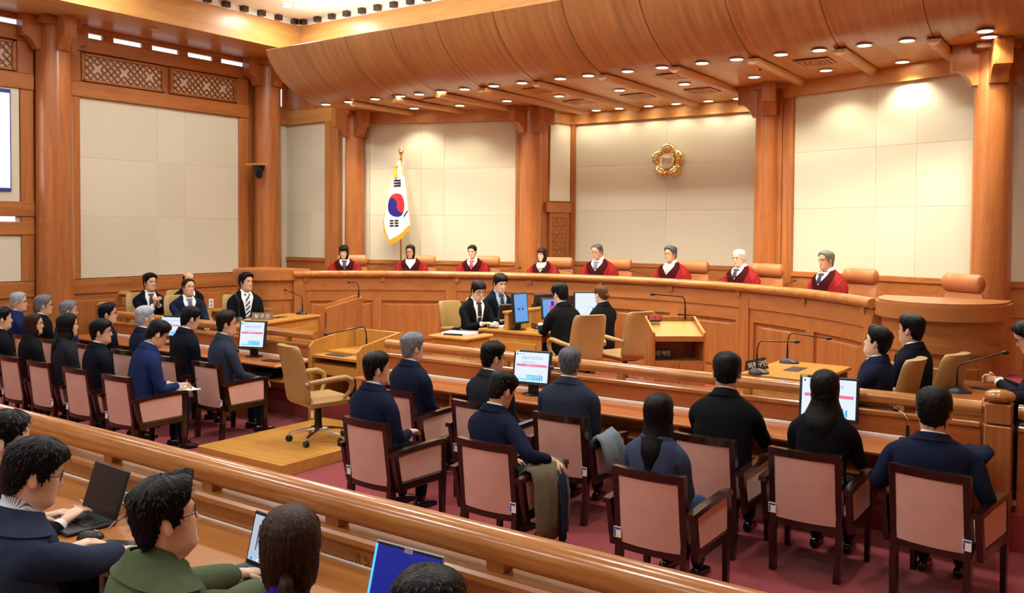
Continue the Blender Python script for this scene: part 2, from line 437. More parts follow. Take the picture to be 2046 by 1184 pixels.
# ---- back wall: facets
PA, PB = (XW, 11.7), (-11.4, 11.68)
PC, PD = (-8.86, 12.67), (-8.62, 12.80)
PE, PF = (-8.35, 13.7), (-4.65, 13.7)
PG, PH = (-4.1, 12.56), (-1.58, 11.73)
PI = (XE, 11.7)
wb = struct(MB(), 'wall_back', 'wood_v', 'faceted back wall with cream fabric panels behind the bench') if False else None
mb = MB()
pts = [PA, PB, PC, PD, PE, PF, (-4.38, 12.66), PG, PH, PI]
outer = [(XE, 14.3), (XW - .2, 14.3), (XW - .2, 11.7)]
mb.prism(list(reversed(pts + outer)), 0, 6.3)
wb = struct(mb, 'wall_back', 'wood_v', 'faceted back wall with cream fabric panels behind the bench')
def facet(a, b, z0, z1, cols, rows, post=(.0, .0), top=4.52, lint=True):
    L = sqrt((b[0] - a[0]) ** 2 + (b[1] - a[1]) ** 2)
    strip(a, b, z1, top, 0, .08, bev=.006).build('head_beam', 'beam_x', wb)
    strip(a, b, z0 - .42, z0 - .0, 0, .04, bev=.004).build('wainscot_rail', 'wood_x', wb)
    strip(a, b, z0 - .07, z0 + .0, .04, .06, bev=.004).build('wainscot_cap', 'wood_x', wb)
    strip(a, b, DAIS, z0 - .42, 0, .03, bev=.004).build('wainscot_board', 'bench_v', wb)
    ca, cb = lerp2(a, b, post[0] / L), lerp2(a, b, 1 - post[1] / L)
    if post[0]: strip(a, ca, DAIS, z1, 0, .07, bev=.006).build('stile', 'wood_v', wb)
    if post[1]: strip(cb, b, DAIS, z1, 0, .07, bev=.006).build('stile', 'wood_v', wb)
    fabric_panels(wb, ca, cb, cols, rows, z0, z1)
ZB0, ZB1 = 1.79, 4.24
facet(PA, PB, ZB0, 4.36, (.33, .57), (.34, .67), (0.0, .0), 4.62)
strip((-12.46, 11.7), (-12.1, 11.7), DAIS, 4.36, 0, .16, bev=.01).build('post', 'wood_v', wb)
facet(PB, PC, ZB0, ZB1, (.36, .52), (.33, .67))
strip(PC, PD, DAIS, 4.45, 0, .12, bev=.01).build('post', 'wood_v', wb)
# recess return with the lattice door on its left side
strip(PD, PE, 4.24, 4.52, 0, .06, bev=.005).build('head_beam', 'beam_x', wb)
strip(lerp2(PD, PE, .42), lerp2(PD, PE, .93), 2.86, 4.24, 0, .03, bev=.005).build('fabric_panel', 'fabric_wall', wb)
strip(lerp2(PD, PE, .3), PE, 2.66, 2.84, 0, .07, bev=.005).build('door_head', 'wood_x', wb)
strip(lerp2(PD, PE, .93), PE, DAIS, 4.24, 0, .07, bev=.005).build('stile', 'wood_v', wb)
facet(PE, PF, ZB0, ZB1, (.5,), (.37, .69), (.1, .05))
strip((-4.38, 12.66), PG, DAIS, 4.45, 0, .09, bev=.006).build('post', 'wood_v', wb)
facet(PG, PH, ZB0, ZB1, (.5, .72), (.36, .68), (.17, 0))
facet(PH, PI, ZB0, ZB1, (.4,), (.36, .68))
# lattice door
dr = thing('door_1', 'wooden lattice door in the recess beside the emblem wall', None); dr['kind'] = 'structure'
d0, d1 = lerp2(PD, PE, .40), lerp2(PD, PE, .90)
strip(d0, d1, DAIS, 2.66, .0, .05, bev=.006).build('leaf', 'wood_v', dr)
dd = (Vector(d1) - Vector(d0)); dl = dd.length
for z in [1.75 + i * .14 for i in range(7)]:
    strip(lerp2(d0, d1, .12), lerp2(d0, d1, .88), z - .009, z + .009, .05, .068).build('lattice_bar', 'wood_x', dr)
for i in range(6):
    for j in range(4):
        for sg in (1, -1):
            z = 1.75 + i * .14 + .07; t = .12 + .76 * (j + .5) / 4
            c = lerp2(d0, d1, t); u = dd.normalized(); n = Vector((u.y, -u.x))
            M = Matrix(((u.x, n.x, 0, c[0]), (u.y, n.y, 0, c[1]), (0, 0, 1, z), (0, 0, 0, 1))) @ Matrix.Rotation(sg * atan2(.13, .095), 4, 'Y')
            mb = MB().box(-.078, .078, .05, .062, -.006, .006, 0, 0, M); mb.build('lattice_bar', 'wood_x', dr)
MB().ball((d1[0] + .06, d1[1] - .1, 1.85), .03).build('door_knob', 'brass', dr, True)

# ---- right and rear walls (the room closes behind the viewer)
struct(MB().box(XE, XE + .2, YS, 14.3, -.2, 6.3), 'wall_right', 'wood_v', 'wood panelled right wall')
struct(MB().box(XW - .2, XE + .2, YS - .2, YS, -.2, 6.3), 'wall_rear', 'fabric_wall', 'cream rear wall of the hall')
# ---- ceiling
struct(MB().box(XW - .2, XE + .2, YS - .2, 14.3, HALL_Z, HALL_Z + .2), 'ceiling', 'plaster', 'cream plaster ceiling')
struct(MB().box(XW, -12.3, YS, 14.2, 5.5, HALL_Z), 'trim_1', 'beam_y', 'boxed wooden beam along the left wall')
struct(MB().box(-12.3, XE, 10.8, 14.2, 5.5, HALL_Z), 'trim_2', 'beam_x', 'boxed wooden beam above the canopy')
struct(MB().box(-.65, XE, YS, 10.8, 5.5, HALL_Z), 'trim_3', 'beam_y', 'boxed wooden beam along the right wall')
fr = struct(MB().box(-12.3, -12.27, YS, 10.8, HALL_Z - .1, HALL_Z, 0), 'trim_4', 'white_paint', 'white frieze with wooden dentil blocks under the ceiling')
MB().box(-12.3, -.65, 10.77, 10.8, HALL_Z - .1, HALL_Z, 0).build('frieze', 'white_paint', fr)
dm = MB().box(-.055, .055, -.055, .055, -.045, .045, .006).mesh('dentil', 'chair_wood')
for i in range(46):
    o = bpy.data.objects.new('dentil', dm); COL.objects.link(o); o.parent = fr; o.location = (-12.23, 10.62 - i * .36, HALL_Z - .05)
    if 10.62 - i * .36 < 0: break
for i in range(33):
    o = bpy.data.objects.new('dentil', dm); COL.objects.link(o); o.parent = fr; o.location = (-12.12 + i * .36, 10.73, HALL_Z - .05)
# tiny round fittings in the left beam's underside
for y in (8.2, 10.1):
    MB().lathe([(.07, 0), (.07, -.012), (.05, -.014)], 16, (-12.75, y, 5.5)).build('soffit_fitting', 'soffit_wood', bpy.data.objects['trim_1'], True)

# ---- columns with bracket capitals
def column(x, y, r, z0, z1, label, rz=0.0, brackets=(0, 1, 2, 3), cap_z=None):
    t = thing('column', label, 'column', (x, y, z0), rz, 'round wooden columns')
    h = z1 - z0
    MB().lathe([(r * 1.02, 0), (r * 1.02, h * .3), (r, h * .6), (r * .95, h)], 28).build('shaft', 'column_wood', t, True)
    cz = (cap_z or z1) - z0
    for k in brackets:
        M = Matrix.Rotation(k * pi / 2, 4, 'Z')
        prof = [(0, cz), (0, cz - .5), (r + .03, cz - .5), (r + .07, cz - .42), (r + .12, cz - .36), (r + .17, cz - .33), (r + .24, cz - .33), (r + .24, cz)]
        mb = MB().profx(prof, -.09, .09, 0, M)
        mb.build('bracket', 'wood_v', t)
    MB().box(-r - .03, r + .03, -r - .03, r + .03, cz - .12, cz, .01).build('cap_block', 'wood_v', t)
    return t
column(-13.52, 7.02, .26, 0, 5.5, 'thick round wooden column beside the large screen at far left', 0)
column(-13.45, 11.02, .25, 0, 5.5, 'round wooden column in the left corner carrying the camera bracket', 0)
column(-11.62, 11.5, .175, DAIS, 4.5, 'slim round wooden column just left of the flag', radians(-20))
column(-8.5, 12.6, .19, DAIS, 4.5, 'round wooden column between the flag and the lattice door', radians(-20))
column(-4.36, 12.6, .195, DAIS, 4.5, 'round wooden column right of the gold emblem', radians(18))
column(-1.33, 11.25, .205, DAIS, 4.5, 'round wooden column behind the empty brown chair at far right', radians(18))

# ---- canopy over the bench
can = struct(MB(), 'trim_5', 'canopy_wood') if False else None
prof = [(9.42, 5.22), (9.50, 5.05), (9.62, 4.90), (9.78, 4.76), (9.97, 4.64), (10.18, 4.54), (10.40, 4.475), (10.6, 4.455)]
back = [(13.85, 4.43), (13.85, 4.6), (10.5, 4.62), (9.48, 5.24)]
xs = [-11.55, -10.64, -9.73, -8.81, -7.97, -6.99, -5.92, -4.87, -3.84, -2.82, -1.83, -.85, .75]
cmain = MB()
cmain.profx([(y + .02, z + .012) for y, z in prof] + back, xs[0] + .005, xs[-1])
can = struct(cmain, 'trim_5', 'soffit_wood', 'curved wooden canopy sweeping over the bench')
for i in range(len(xs) - 1):
    mb = MB(); x0, x1 = xs[i] + .006, xs[i + 1] - .006
    rings = [[(x0, y, z), (x1, y, z)] for y, z in prof]
    rb = [[(x0, y + .02, z + .011), (x1, y + .02, z + .011)] for y, z in prof]
    n = len(prof)
    vs = [p for r in rings for p in r] + [p for r in rb for p in r]
    fs = []
    for k in range(n - 1):
        fs.append((2 * k, 2 * k + 1, 2 * k + 3, 2 * k + 2)); o = 2 * n
        fs.append((o + 2 * k + 2, o + 2 * k + 3, o + 2 * k + 1, o + 2 * k))
        fs.append((2 * k, 2 * k + 2, o + 2 * k + 2, o + 2 * k)); fs.append((2 * k + 3, 2 * k + 1, o + 2 * k + 1, o + 2 * k + 3))
    fs.append((1, 0, 2 * n, 2 * n + 1))
    mb.add(vs, fs); mb.build('canopy_panel', 'canopy_wood', can, True)
for i, x in enumerate(xs[1:-1]):
    yb = 13.68 if -8.3 < x < -4.7 else (11.85 + (x + 11.4) * .37 if x < -8 else 11.75 + (-1.6 - x) * .3)
    mb = MB(); q = 10
    rings = []
    for y in (10.48, yb):
        rings.append([(x + .075 * cos(pi + pi * k / q), y, 4.445 + .075 * sin(pi + pi * k / q)) for k in range(q + 1)])
    mb.loft(rings, True, True, True).build('rib', 'soffit_wood', can, True)

for x0_, x1_ in ((-11.4, -5.8), (-5.7, -.7)):
    t = thing('ceiling_fill_lamp', 'long unseen fill lamp added on top of the canopy, %s half' % ('left' if x0_ < -6 else 'right'), 'cove lamp', ((x0_ + x1_) / 2, 10.1, 5.26), 0, 'added fill lamps')
    MB().box((x0_ - x1_) / 2, (x1_ - x0_) / 2, -.07, .07, -.39, .06, .004).build('housing', 'white_paint', t)  # unseen housing, added to carry the ceiling fill light
# ---- downlight fittings and vents
def downlight(x, y, z, label, group, r=.075):
    t = thing('downlight', label, 'downlight', (x, y, z), 0, group)
    MB().lathe([(r + .018, 0), (r + .018, -.006), (r, -.008), (r - .004, -.002)], 18).build('trim_ring', 'white_paint', t, True)
    MB().lathe([(r - .006, -.0035), (r - .02, -.006), (.001, -.007)], 18).build('lamp_glass', 'lamp_face', t)
ORD = ['first', 'second', 'third', 'fourth', 'fifth', 'sixth', 'seventh', 'eighth', 'ninth', 'tenth', 'eleventh', 'twelfth', 'thirteenth', 'fourteenth', 'fifteenth', 'sixteenth', 'seventeenth', 'eighteenth', 'nineteenth', 'twentieth', 'rightmost']
def soff(y): return 4.455 - (y - 10.6) / 3.25 * .025
for (pts_, lab, g) in ((CAN1, 'round lit downlight along the canopy edge', 'front row of canopy downlights'),
                       (CAN2, 'round lit downlight in the second canopy row', 'second row of canopy downlights'),
                       (CAN3, 'round lit downlight nearest the emblem wall', 'downlights before the emblem wall')):
    for k_, (x, y) in enumerate(pts_): downlight(x, y, soff(y) if y > 10.55 else 4.46, lab + ', ' + ORD[k_] + ' from the left', g)
for k, (x, y) in enumerate(HALL_CLUSTERS):
    if y < 3: continue
    near_ = x < -11 and y > 9
    for (dx, dy, w_) in ((-.14, 0, 'left'), (.14, .0, 'right'), (0, .13, 'far'), (0, -.13, 'near')):
        downlight(x + dx, y + dy, HALL_Z, ('%s lamp of the four ceiling downlights by the left corner' % w_) if near_ else 'ceiling downlight of a cluster of four above the seats', 'ceiling downlights in fours')
for k_, (x, y) in enumerate(((-9.28, 11.1), (-7.35, 11.15), (-7.45, 12.45), (-6.37, 12.4), (-5.33, 12.45), (-5.15, 11.15), (-3.29, 11.15))):
    z = soff(y)
    t = thing('air_vent', 'square slatted air vent under the canopy, %s' % ['leftmost in the front line', 'second from left in the front line', 'left one near the emblem wall', 'middle one near the emblem wall', 'right one near the emblem wall', 'third from left in the front line', 'rightmost in the front line'][k_], 'air vent', (x, y, z), 0, 'canopy air vents')
    for k in range(4):
        o_ = .21 - k * .055
        mb = MB()
        for (a0, a1, b0, b1) in ((-o_, o_, -o_, -o_ + .03), (-o_, o_, o_ - .03, o_), (-o_, -o_ + .03, -o_ + .03, o_ - .03), (o_ - .03, o_, -o_ + .03, o_ - .03)):
            mb.box(a0, a1, b0, b1, -.012, -.001)
        mb.build('vent_frame', 'soffit_wood', t)
    MB().box(-.2, .2, -.2, .2, -.004, .004).build('vent_back', 'vent_dark', t)
for k_, (x, y) in enumerate(((-9.9, 11.2), (-8.0, 11.1), (-6.0, 11.1), (-4.0, 11.2), (-1.9, 11.1))):
    tag(MB().lathe([(.02, 0), (.02, -.02), (.008, -.03)], 10, (x, y, soff(y))).build('sprinkler', 'dark_plastic', None, True), 'small dark sprinkler head under the canopy, %s from the left' % ORD[k_], 'sprinkler', 'canopy sprinklers')

# =================================================================== BENCH
BR = 5.5
bench = thing('judges_bench', "long curved wooden judges' bench with panelled front", 'bench', (0, 0, 0))
def arcbox(r0, r1, a0, a1, z0, z1, n=12, mat='bench_v', name='part', parent=bench, prof=None, smooth=True):
    mb = MB(); rings = []
    for i in range(n + 1):
        a = a0 + (a1 - a0) * i / n
        if prof: rings.append([(*arc(r, a), z) for r, z in prof])
        else: rings.append([(*arc(r0, a), z0), (*arc(r1, a), z0), (*arc(r1, a), z1), (*arc(r0, a), z1)])
    mb.loft(rings, True, True, True)
    return mb.build(name, mat, parent, smooth, 0.5)
AE = 52.0
arcbox(BR + .10, BR + .16, -AE, AE, WELL, 1.60, 40, 'bench_v', 'front_board')
arcbox(BR + .04, BR + .10, -AE, AE, WELL, .42, 40, 'bench_x', 'plinth')
# rounded nosing rail
pf = [(BR + .30, 1.64), (BR + .30, 1.60), (BR + .06, 1.58)] + [(BR + .055 - .06 * sin(pi * k / 8), 1.62 - .055 * cos(pi * k / 8)) for k in range(9)] + [(BR + .15, 1.672)]
arcbox(0, 0, -AE, AE, 0, 0, 44, 'rail_wood', 'nosing_rail', bench, pf)
arcbox(BR + .28, BR + .50, -AE, AE, 1.50, 1.54, 40, 'bench_x', 'worktop')
arcbox(BR + .28, BR + .31, -AE, AE, 1.50, 1.64, 40, 'bench_x', 'upstand')
# frieze with blocks
arcbox(BR + .06, BR + .1, -AE, AE, 1.36, 1.56, 40, 'bench_x', 'frieze')
posts = [-AE + 1, -26, 0, 26, AE - 1]
for i in range(9):
    a = -50 + i * 12.5
    arcbox(BR + .035, BR + .065, a - .35, a + .35, 1.50, 1.575, 1, 'bench_v', 'frieze_block')
for a in posts:
    arcbox(BR + .05, BR + .1, a - .9, a + .9, .42, 1.50, 3, 'bench_v', 'pilaster')
for i in range(4):
    a0, a1 = posts[i] + .9, posts[i + 1] - .9
    arcbox(BR + .075, BR + .1, a0, a1, 1.27, 1.36, 8, 'bench_x', 'top_rail')
    m = (a0 + a1) / 2
    for (u, v) in ((a0, m), (m, a1)):
        w = .75
        arcbox(BR + .07, BR + .1, u, u + w, .42, 1.27, 2, 'bench_v', 'stile'); arcbox(BR + .07, BR + .1, v - w, v, .42, 1.27, 2, 'bench_v', 'stile')
        arcbox(BR + .07, BR + .1, u + w, v - w, 1.19, 1.27, 6, 'bench_x', 'rail'); arcbox(BR + .07, BR + .1, u + w, v - w, .42, .52, 6, 'bench_x', 'rail')
        # raised field with sloped edges
        p0, p1 = u + w + .12, v - w - .12; mb = MB(); rings = []
        n = 8
        def ring(i, rr, z0, z1): a = p0 + (p1 - p0) * i / n; return [(*arc(BR + .1, a), z0 - .02), (*arc(rr, a), z0), (*arc(rr, a), z1), (*arc(BR + .1, a), z1 + .02)]
        for i2 in range(n + 1):
            edge = i2 in (0, n)
            rings.append(ring(i2, BR + (.1 if edge else .082), .57 if not edge else .55, 1.12 if not edge else 1.14))
        mb.loft(rings, True, True, True).build('raised_panel', 'bench_v', bench, True, .15)
# judge desk microphones come later

def wing(x0, label):
    t = thing('bench_wing', label, 'bench wing', (x0, 9.55, 0), 0, 'rounded ends of the bench')
    def pl(rx, ry, n=20, back=.0):
        return [(-rx * cos(pi * k / n), -ry * sin(pi * k / n)) for k in range(n + 1)] + [(rx, back), (-rx, back)]
    def layer(rx, ry, z0, z1, nm, mat, sm=True):
        MB().prism(list(reversed(pl(rx, ry, 24, .25))) if False else pl(rx, ry, 24, .25), z0, z1).build(nm, mat, t, True, .5)
    layer(.56, .62, WELL, .44, 'plinth', 'bench_x'); layer(.53, .59, .44, 1.22, 'body', 'bench_v')
    layer(.55, .61, 1.22, 1.30, 'moulding', 'bench_x'); layer(.54, .60, 1.30, 1.50, 'frieze', 'bench_x')
    layer(.56, .62, 1.50, 1.53, 'moulding', 'bench_x'); layer(.60, .67, 1.53, 1.67, 'cornice', 'bench_x'); layer(.58, .65, 1.67, 1.695, 'top', 'bench_x')
    for k in (-1, 0, 1):
        a = pi / 2 + k * .62
        mb = MB(); rings = []
        for i in range(7):
            b = a - .24 + .48 * i / 6
            e = 0 if i in (0, 6) else 1
            rings.append([(-(.525) * cos(b), -(.585) * sin(b), .6), (-(.53 + .012 * e) * cos(b), -(.59 + .012 * e) * sin(b), .62), (-(.53 + .012 * e) * cos(b), -(.59 + .012 * e) * sin(b), 1.08), (-(.525) * cos(b), -(.585) * sin(b), 1.1)])
        mb.loft(rings, True, True, True).build('raised_panel', 'bench_v', t, True, .2)
wing(-1.55, 'rounded right end of the bench before the empty chair'); wing(-11.5, 'rounded left end of the bench in the corner')

# =================================================================== RAILS AND COUNTERS
def rail_run(x0, x1, y, ztop, r, label, zpan, posts_, post_z, g=None, mat='rail_wood', floor=0.0, yb=.05):
    t = thing('railing', label, 'railing', ((x0 + x1) / 2, y, floor), 0, g); cx_ = (x0 + x1) / 2
    mb = MB(); n = 18
    mb.loft([[(x - cx_, r * cos(2 * pi * k / n), ztop - floor - r + r * sin(2 * pi * k / n)) for k in range(n)] for x in (x0, x1)]).build('handrail', mat, t, True, .9)
    MB().box(x0 - cx_, x1 - cx_, -yb, yb, 0, zpan - .045 - floor, .006).build('panel', 'desk_x', t)
    MB().box(x0 - cx_, x1 - cx_, -yb - .03, yb + .03, zpan - .045 - floor, zpan - floor, .01).build('ledge', 'rail_wood', t)
    for x in posts_:
        MB().box(x - cx_ - .035, x - cx_ + .035, -.03, .03, zpan - floor, ztop - r * 1.3 - floor, .004).build('post', 'desk_light_v', t)
    return t
YM = 7.5
# sections of the middle railing left and right of the witness stand
rail_run(-13.0, -8.25, YM, 1.08, .055, 'middle railing left of the witness stand', .93, [-12.4, -11.2, -10.0, -8.75], .98, 'middle railing sections')
rail_run(-7.05, -.92, YM, 1.08, .055, 'middle railing right of the witness stand', .93, [-6.7, -5.35, -4.0, -2.75, -1.5], .98, 'middle railing sections')
def newel(x, y, z0, h, label, w=.09):
    t = thing('newel_post', label, 'post', (x, y, z0), 0, 'newel posts')
    MB().box(-w, w, -w, w, 0, h - .16, .008).build('post_base', 'wood_v', t); MB().box(-w + .004, w - .004, -w + .004, w - .004, h - .15, h, .008).build('post_head', 'wood_v', t)
    MB().lathe([(.03, h), (.075, h + .008), (.105, h + .03), (.112, h + .055), (.09, h + .08), (.05, h + .095), (.001, h + .1)], 24).build('ball_cap', 'rail_wood', t, True, 1.2)
newel(-.80, 7.44, 0, 1.09, 'square newel post with flattened ball cap at right end of middle railing')
newel(-13.02, 7.5, 0, 1.1, 'newel post with ball cap beside the small left gate, nearer the seats')
newel(-13.35, 8.05, 0.28, .95, 'newel post with ball cap beside the thick left column')
gt = thing('gate', 'low wooden gate between two newel posts at far left', 'gate', (-13.2, 7.8, .28), radians(118))
MB().box(-.2, .2, -.02, .02, .05, .78, .008).build('gate_leaf', 'wood_v', gt); MB().box(-.15, .15, -.028, .028, .15, .62, .01).build('gate_panel', 'bench_v', gt)
# right end: railing continues past the newel
rail_run(-.68, .75, 7.5, 1.08, .055, 'middle railing at the far right edge beyond the newel post', .93, [0.0], .98, 'middle railing sections')
rail_run(-.85, .7, 9.75, 1.34, .05, 'short railing beside the rounded right end of the bench', 1.15, [-.5], 1.2, floor=WELL)
# public counters before the railing
def counter(x0, x1, label):
    t = thing('counter', label, 'counter', ((x0 + x1) / 2, 7.2, 0), 0, 'long counters before the middle railing'); c = (x0 + x1) / 2
    MB().box(x0 - c, x1 - c, -.29, .24, .685, .72, .012).build('top', 'desk_x', t)
    MB().box(x0 - c, x1 - c, .225, .24, .72, .745, .002).build('back_strip', 'paper', t)
    k = x0 + .05
    while k < x1 - .02:
        MB().box(k - c, k - c + .04, -.22, .22, 0, .685, .004).build('support', 'wood_v', t); k += 1.25
    MB().box(x0 - c, x1 - c, .1, .13, .35, .685, .003).build('modesty_board', 'wood_x', t); MB().box(x0 - c, x1 - c, -.2, .1, .5, .52, .003).build('shelf', 'wood_x', t)
counter(-13.0, -8.3, 'orange wood counter left of the witness stand'); counter(-7.0, -.95, 'orange wood counter right of the witness stand')
# near gallery rail with desk
t = thing('gallery_railing', 'thick round rail with carved panel in front of the press desk', 'railing', (-5.6, 2.62, .25))
n = 24; R_ = .065
MB().loft([[(x, R_ * cos(2 * pi * k / n), .985 - R_ + .015 + R_ * sin(2 * pi * k / n)) for k in range(n)] for x in (-6.0, -2.0, 2.0, 5.95)]).build('handrail', 'rail_wood', t, True, .9)
MB().box(-6.0, 5.95, -.04, .04, -.25, .80, .004).build('panel', 'gallery_wood', t)
MB().box(-6.0, 5.95, -.075, .06, .80, .845, .012).build('ledge', 'gallery_wood', t)
MB().box(-6.0, 5.95, -.055, -.04, .79, .81, .004).build('ledge_moulding', 'gallery_wood', t)
for x in [-5.7 + i * .855 for i in range(14)]:
    MB().box(x - .04, x + .04, -.032, .032, .845, .90, .003).build('post', 'wood_v', t)
# raised emblem on the panel near the desk
mb = MB(); ex, ez = 3.02, .765
for (a, b, c_, d) in ((-.05, .005, .055, .062), (.028, .04, -.06, .06), (-.02, -.01, .0, .055)):
    mb.box(ex + a, ex + b, -.048, -.04, ez - .06 + c_, ez - .06 + d, .001)
mb.tube([(ex - .012, -.044, ez - .0), (ex - .03, -.044, ez - .05), (ex - .055, -.044, ez - .07)], .005, 6)
mb.tube([(ex - .006, -.044, ez - .01), (ex + .008, -.044, ez - .06)], .005, 6); mb.box(ex + .04, ex + .055, -.048, -.04, ez - .03, ez - .02)
mb.build('carved_mark', 'rail_wood', t)
dk = thing('press_desk', 'long orange press desk behind the near rail', 'desk', (-5.6, 2.3, .25))
MB().box(-6.0, 5.95, -.36, .27, .685, .72, .008).build('top', 'gallery_wood', dk)
MB().box(-6.0, 5.95, .262, .272, .72, .727, .001).build('white_edge', 'paper', dk)
MB().box(-6.0, 5.95, .14, .17, .0, .685, .003).build('front_board', 'wood_x', dk)
for x in (-5.9, -3.9, -1.9, .1, 2.1, 4.1, 5.9): MB().box(x - .02, x + .02, -.3, .14, 0, .685, .003).build('support', 'wood_v', dk)

# =================================================================== WITNESS PLATFORM AND STAND
pf_ = thing('platform', 'low wooden platform under the tan swivel chair', 'platform', (-7.15, 6.6, 0))
MB().box(-.66, .63, -1.10, .62, 0, .118, .004).build('body', 'desk_light', pf_); MB().box(-.58, .6, -1.05, .5, .118, .1205, .0005).build('deck', 'desk_light', pf_)
st = thing('witness_stand', 'open wooden witness stand with slanted sides and microphone', 'witness stand', (-7.62, 7.55, 0))
side = [(-.36, 0), (-.36, .94), (-.30, 1.0), (.34, 1.105), (.40, 1.10), (.40, 0)]
side2 = [(-.36, .118), (-.36, .94), (-.30, 1.0), (.34, 1.105), (.40, 1.10), (.40, .118)]
MB().profx(side, -.42, -.385).build('side_panel', 'desk_light_v', st); MB().profx(side, .385, .42).build('side_panel', 'desk_light_v', st)
MB().box(-.385, .385, .365, .40, 0, 1.10, .004).build('front_panel', 'desk_light_v', st)
MB().box(-.385, .385, -.33, .365, .815, .85, .004).build('top', 'desk_light', st); MB().box(-.385, .385, -.31, .0, .62, .74, .004).build('drawer_rail', 'desk_light', st)
MB().box(-.385, .385, -.10, .365, .85, .875, .004).build('step_shelf', 'desk_light', st)
MB().box(-.22, .08, -.28, -.12, .851, .858, .002).build('cable_plate', 'dark_plastic', st)

# gooseneck microphone
def mic(loc, rz, label, h=.24, reach=.26, base='wedge', rise=0.0, r=.009, grp='gooseneck microphones'):
    t = thing('microphone', label, 'microphone', loc, rz, grp)
    if base == 'wedge':
        mb = MB(); n = 16
        mb.loft([[(.075 * cos(2 * pi * k / n), .10 * sin(2 * pi * k / n), 0) for k in range(n)], [(.072 * cos(2 * pi * k / n), .098 * sin(2 * pi * k / n), .015) for k in range(n)],
                 [(.04 * cos(2 * pi * k / n), .05 * sin(2 * pi * k / n) - .02, .042) for k in range(n)], [(.02 * cos(2 * pi * k / n), .02 * sin(2 * pi * k / n) - .02, .05) for k in range(n)]])
        mb.build('base', 'dark_plastic', t, True); z0 = .045; y0 = -.02
    elif base == 'round':
        MB().lathe([(.07, 0), (.07, .02), (.066, .028)], 20).build('base', 'brass', t, True)
        MB().lathe([(.066, .028), (.06, .045), (.02, .05)], 20).build('base_top', 'black_plastic', t, True); z0 = .05; y0 = 0
    else: z0 = 0; y0 = 0
    p = [(0, y0, z0), (0, y0, z0 + h * .55)]
    q = 7
    for k in range(1, q + 1):
        a = pi / 2 * k / q
        p.append((0, y0 + .045 * (1 - cos(a)), z0 + h * .55 + h * .45 * sin(a)))
    e = p[-1]; p.append((0, e[1] + reach * .5, e[2] + rise * .5)); p.append((0, e[1] + reach, e[2] + rise))
    MB().tube(p[:2], [r * 1.3, r * .9], 8).build('stem', 'black_plastic', t, True)
    MB().tube(p[1:], r * .62, 8).build('gooseneck', 'black_metal' if base != 'round' else 'chrome', t, True)
    hd = p[-1]
    MB().tube([(0, hd[1] - .012, hd[2] - .0), (0, hd[1] + .004, hd[2]), (0, hd[1] + .03, hd[2] + .002), (0, hd[1] + .05, hd[2] + .002)], [r * .8, r * 1.7, r * 1.9, r * .9], 10).build('capsule', 'black_plastic', t, True)
    return t
mic((-7.5, 7.62, .876), radians(118), 'black gooseneck microphone on the witness stand', .30, .44, 'none', -.10, .011)

# =================================================================== CHAIRS
def chair_pink():
    t = thing('armchair', 'x', 'armchair', (0, 0, 0), 0, 'pink upholstered armchairs in rows')
    W = .245
    def stile_y(z): return -.235 - .02 * 0 - max(0, z - .42) * .13 + max(0, .42 - z) * -.06
    for s in (-1, 1):
        rings = []
        for z in (0, .2, .42, .6, .75, .865):
            w = .021; x = s * (W - .021) * (1.0 - .04 * (z < .1)); y = stile_y(z); d = .026
            rings.append([(x - w, y - d, z), (x + w, y - d, z), (x + w, y + d, z), (x - w, y + d, z)])
        MB().loft(rings).build('rear_leg', 'chair_wood', t)
        # front leg and arm
        xa = s * .285
        MB().loft([[(xa - a, .275 - b, z), (xa + a, .275 - b, z), (xa + a, .275 + b, z), (xa - a, .275 + b, z)] for z, a, b in ((0, .017, .02), (.4, .021, .026), (.63, .021, .03))]).build('front_leg', 'chair_wood', t)
        MB().loft([[(xa - .02, y - .022, z), (xa + .02, y - .022, z), (xa + .02, y + .022, z), (xa - .02, y + .022, z)] for z, y in ((.33, -.20), (.48, -.235), (.63, -.265))]).build('arm_post', 'chair_wood', t)
        MB().loft([[(xa - .028, y, z - .02), (xa + .028, y, z - .02), (xa + .026, y, z + .015), (xa - .026, y, z + .015)] for y, z in ((-.31, .635), (-.1, .648), (.2, .655), (.315, .645))]).build('armrest', 'chair_wood', t)
        MB().box(xa - .015, xa + .015, -.235, .26, .405, .63, .008).build('arm_panel', 'pink_fabric', t)
        MB().box(xa - .02, xa + .02, -.215, .26, .34, .405, .006).build('arm_rail', 'chair_wood', t)
    # back: curved top rail, bottom rail, pad
    def bar(z0, z1, dep, nm, mat, wid=W - .03, cur=.028, bul=0.0, thick=.02):
        rings = []
        for i in range(9):
            u = -1 + i / 4; x = u * wid; yc = stile_y((z0 + z1) / 2) - cur * (1 - u * u)
            a, b = stile_y(z0) - cur * (1 - u * u), stile_y(z1) - cur * (1 - u * u)
            e = bul * (1 - u ** 4)
            rings.append([(x, a - thick - e * .3, z0), (x, a + thick + e * .3, z0), (x, (a + b) / 2 + thick + e, (z0 + z1) / 2), (x, b + thick + e * .3, z1), (x, b - thick - e * .3, z1), (x, (a + b) / 2 - thick - e, (z0 + z1) / 2)])
        MB().loft(rings).build(nm, mat, t, True, .6)
    bar(.815, .868, 0, 'top_rail', 'chair_wood', W - .005, .03, 0, .024)
    bar(.33, .375, 0, 'bottom_rail', 'chair_wood', W - .04, .02, 0, .022)
    bar(.375, .818, 0, 'back_pad', 'pink_fabric', W - .04, .026, .012, .019)
    MB().box(-.235, .235, -.22, .285, .34, .40, .008).build('seat_frame', 'chair_wood', t)
    MB().box(-.235, .235, -.21, .29, .395, .465, .03).build('seat', 'pink_fabric', t, True, 1.0)
    return t
CH0 = chair_pink(); CH0_USED = [False]
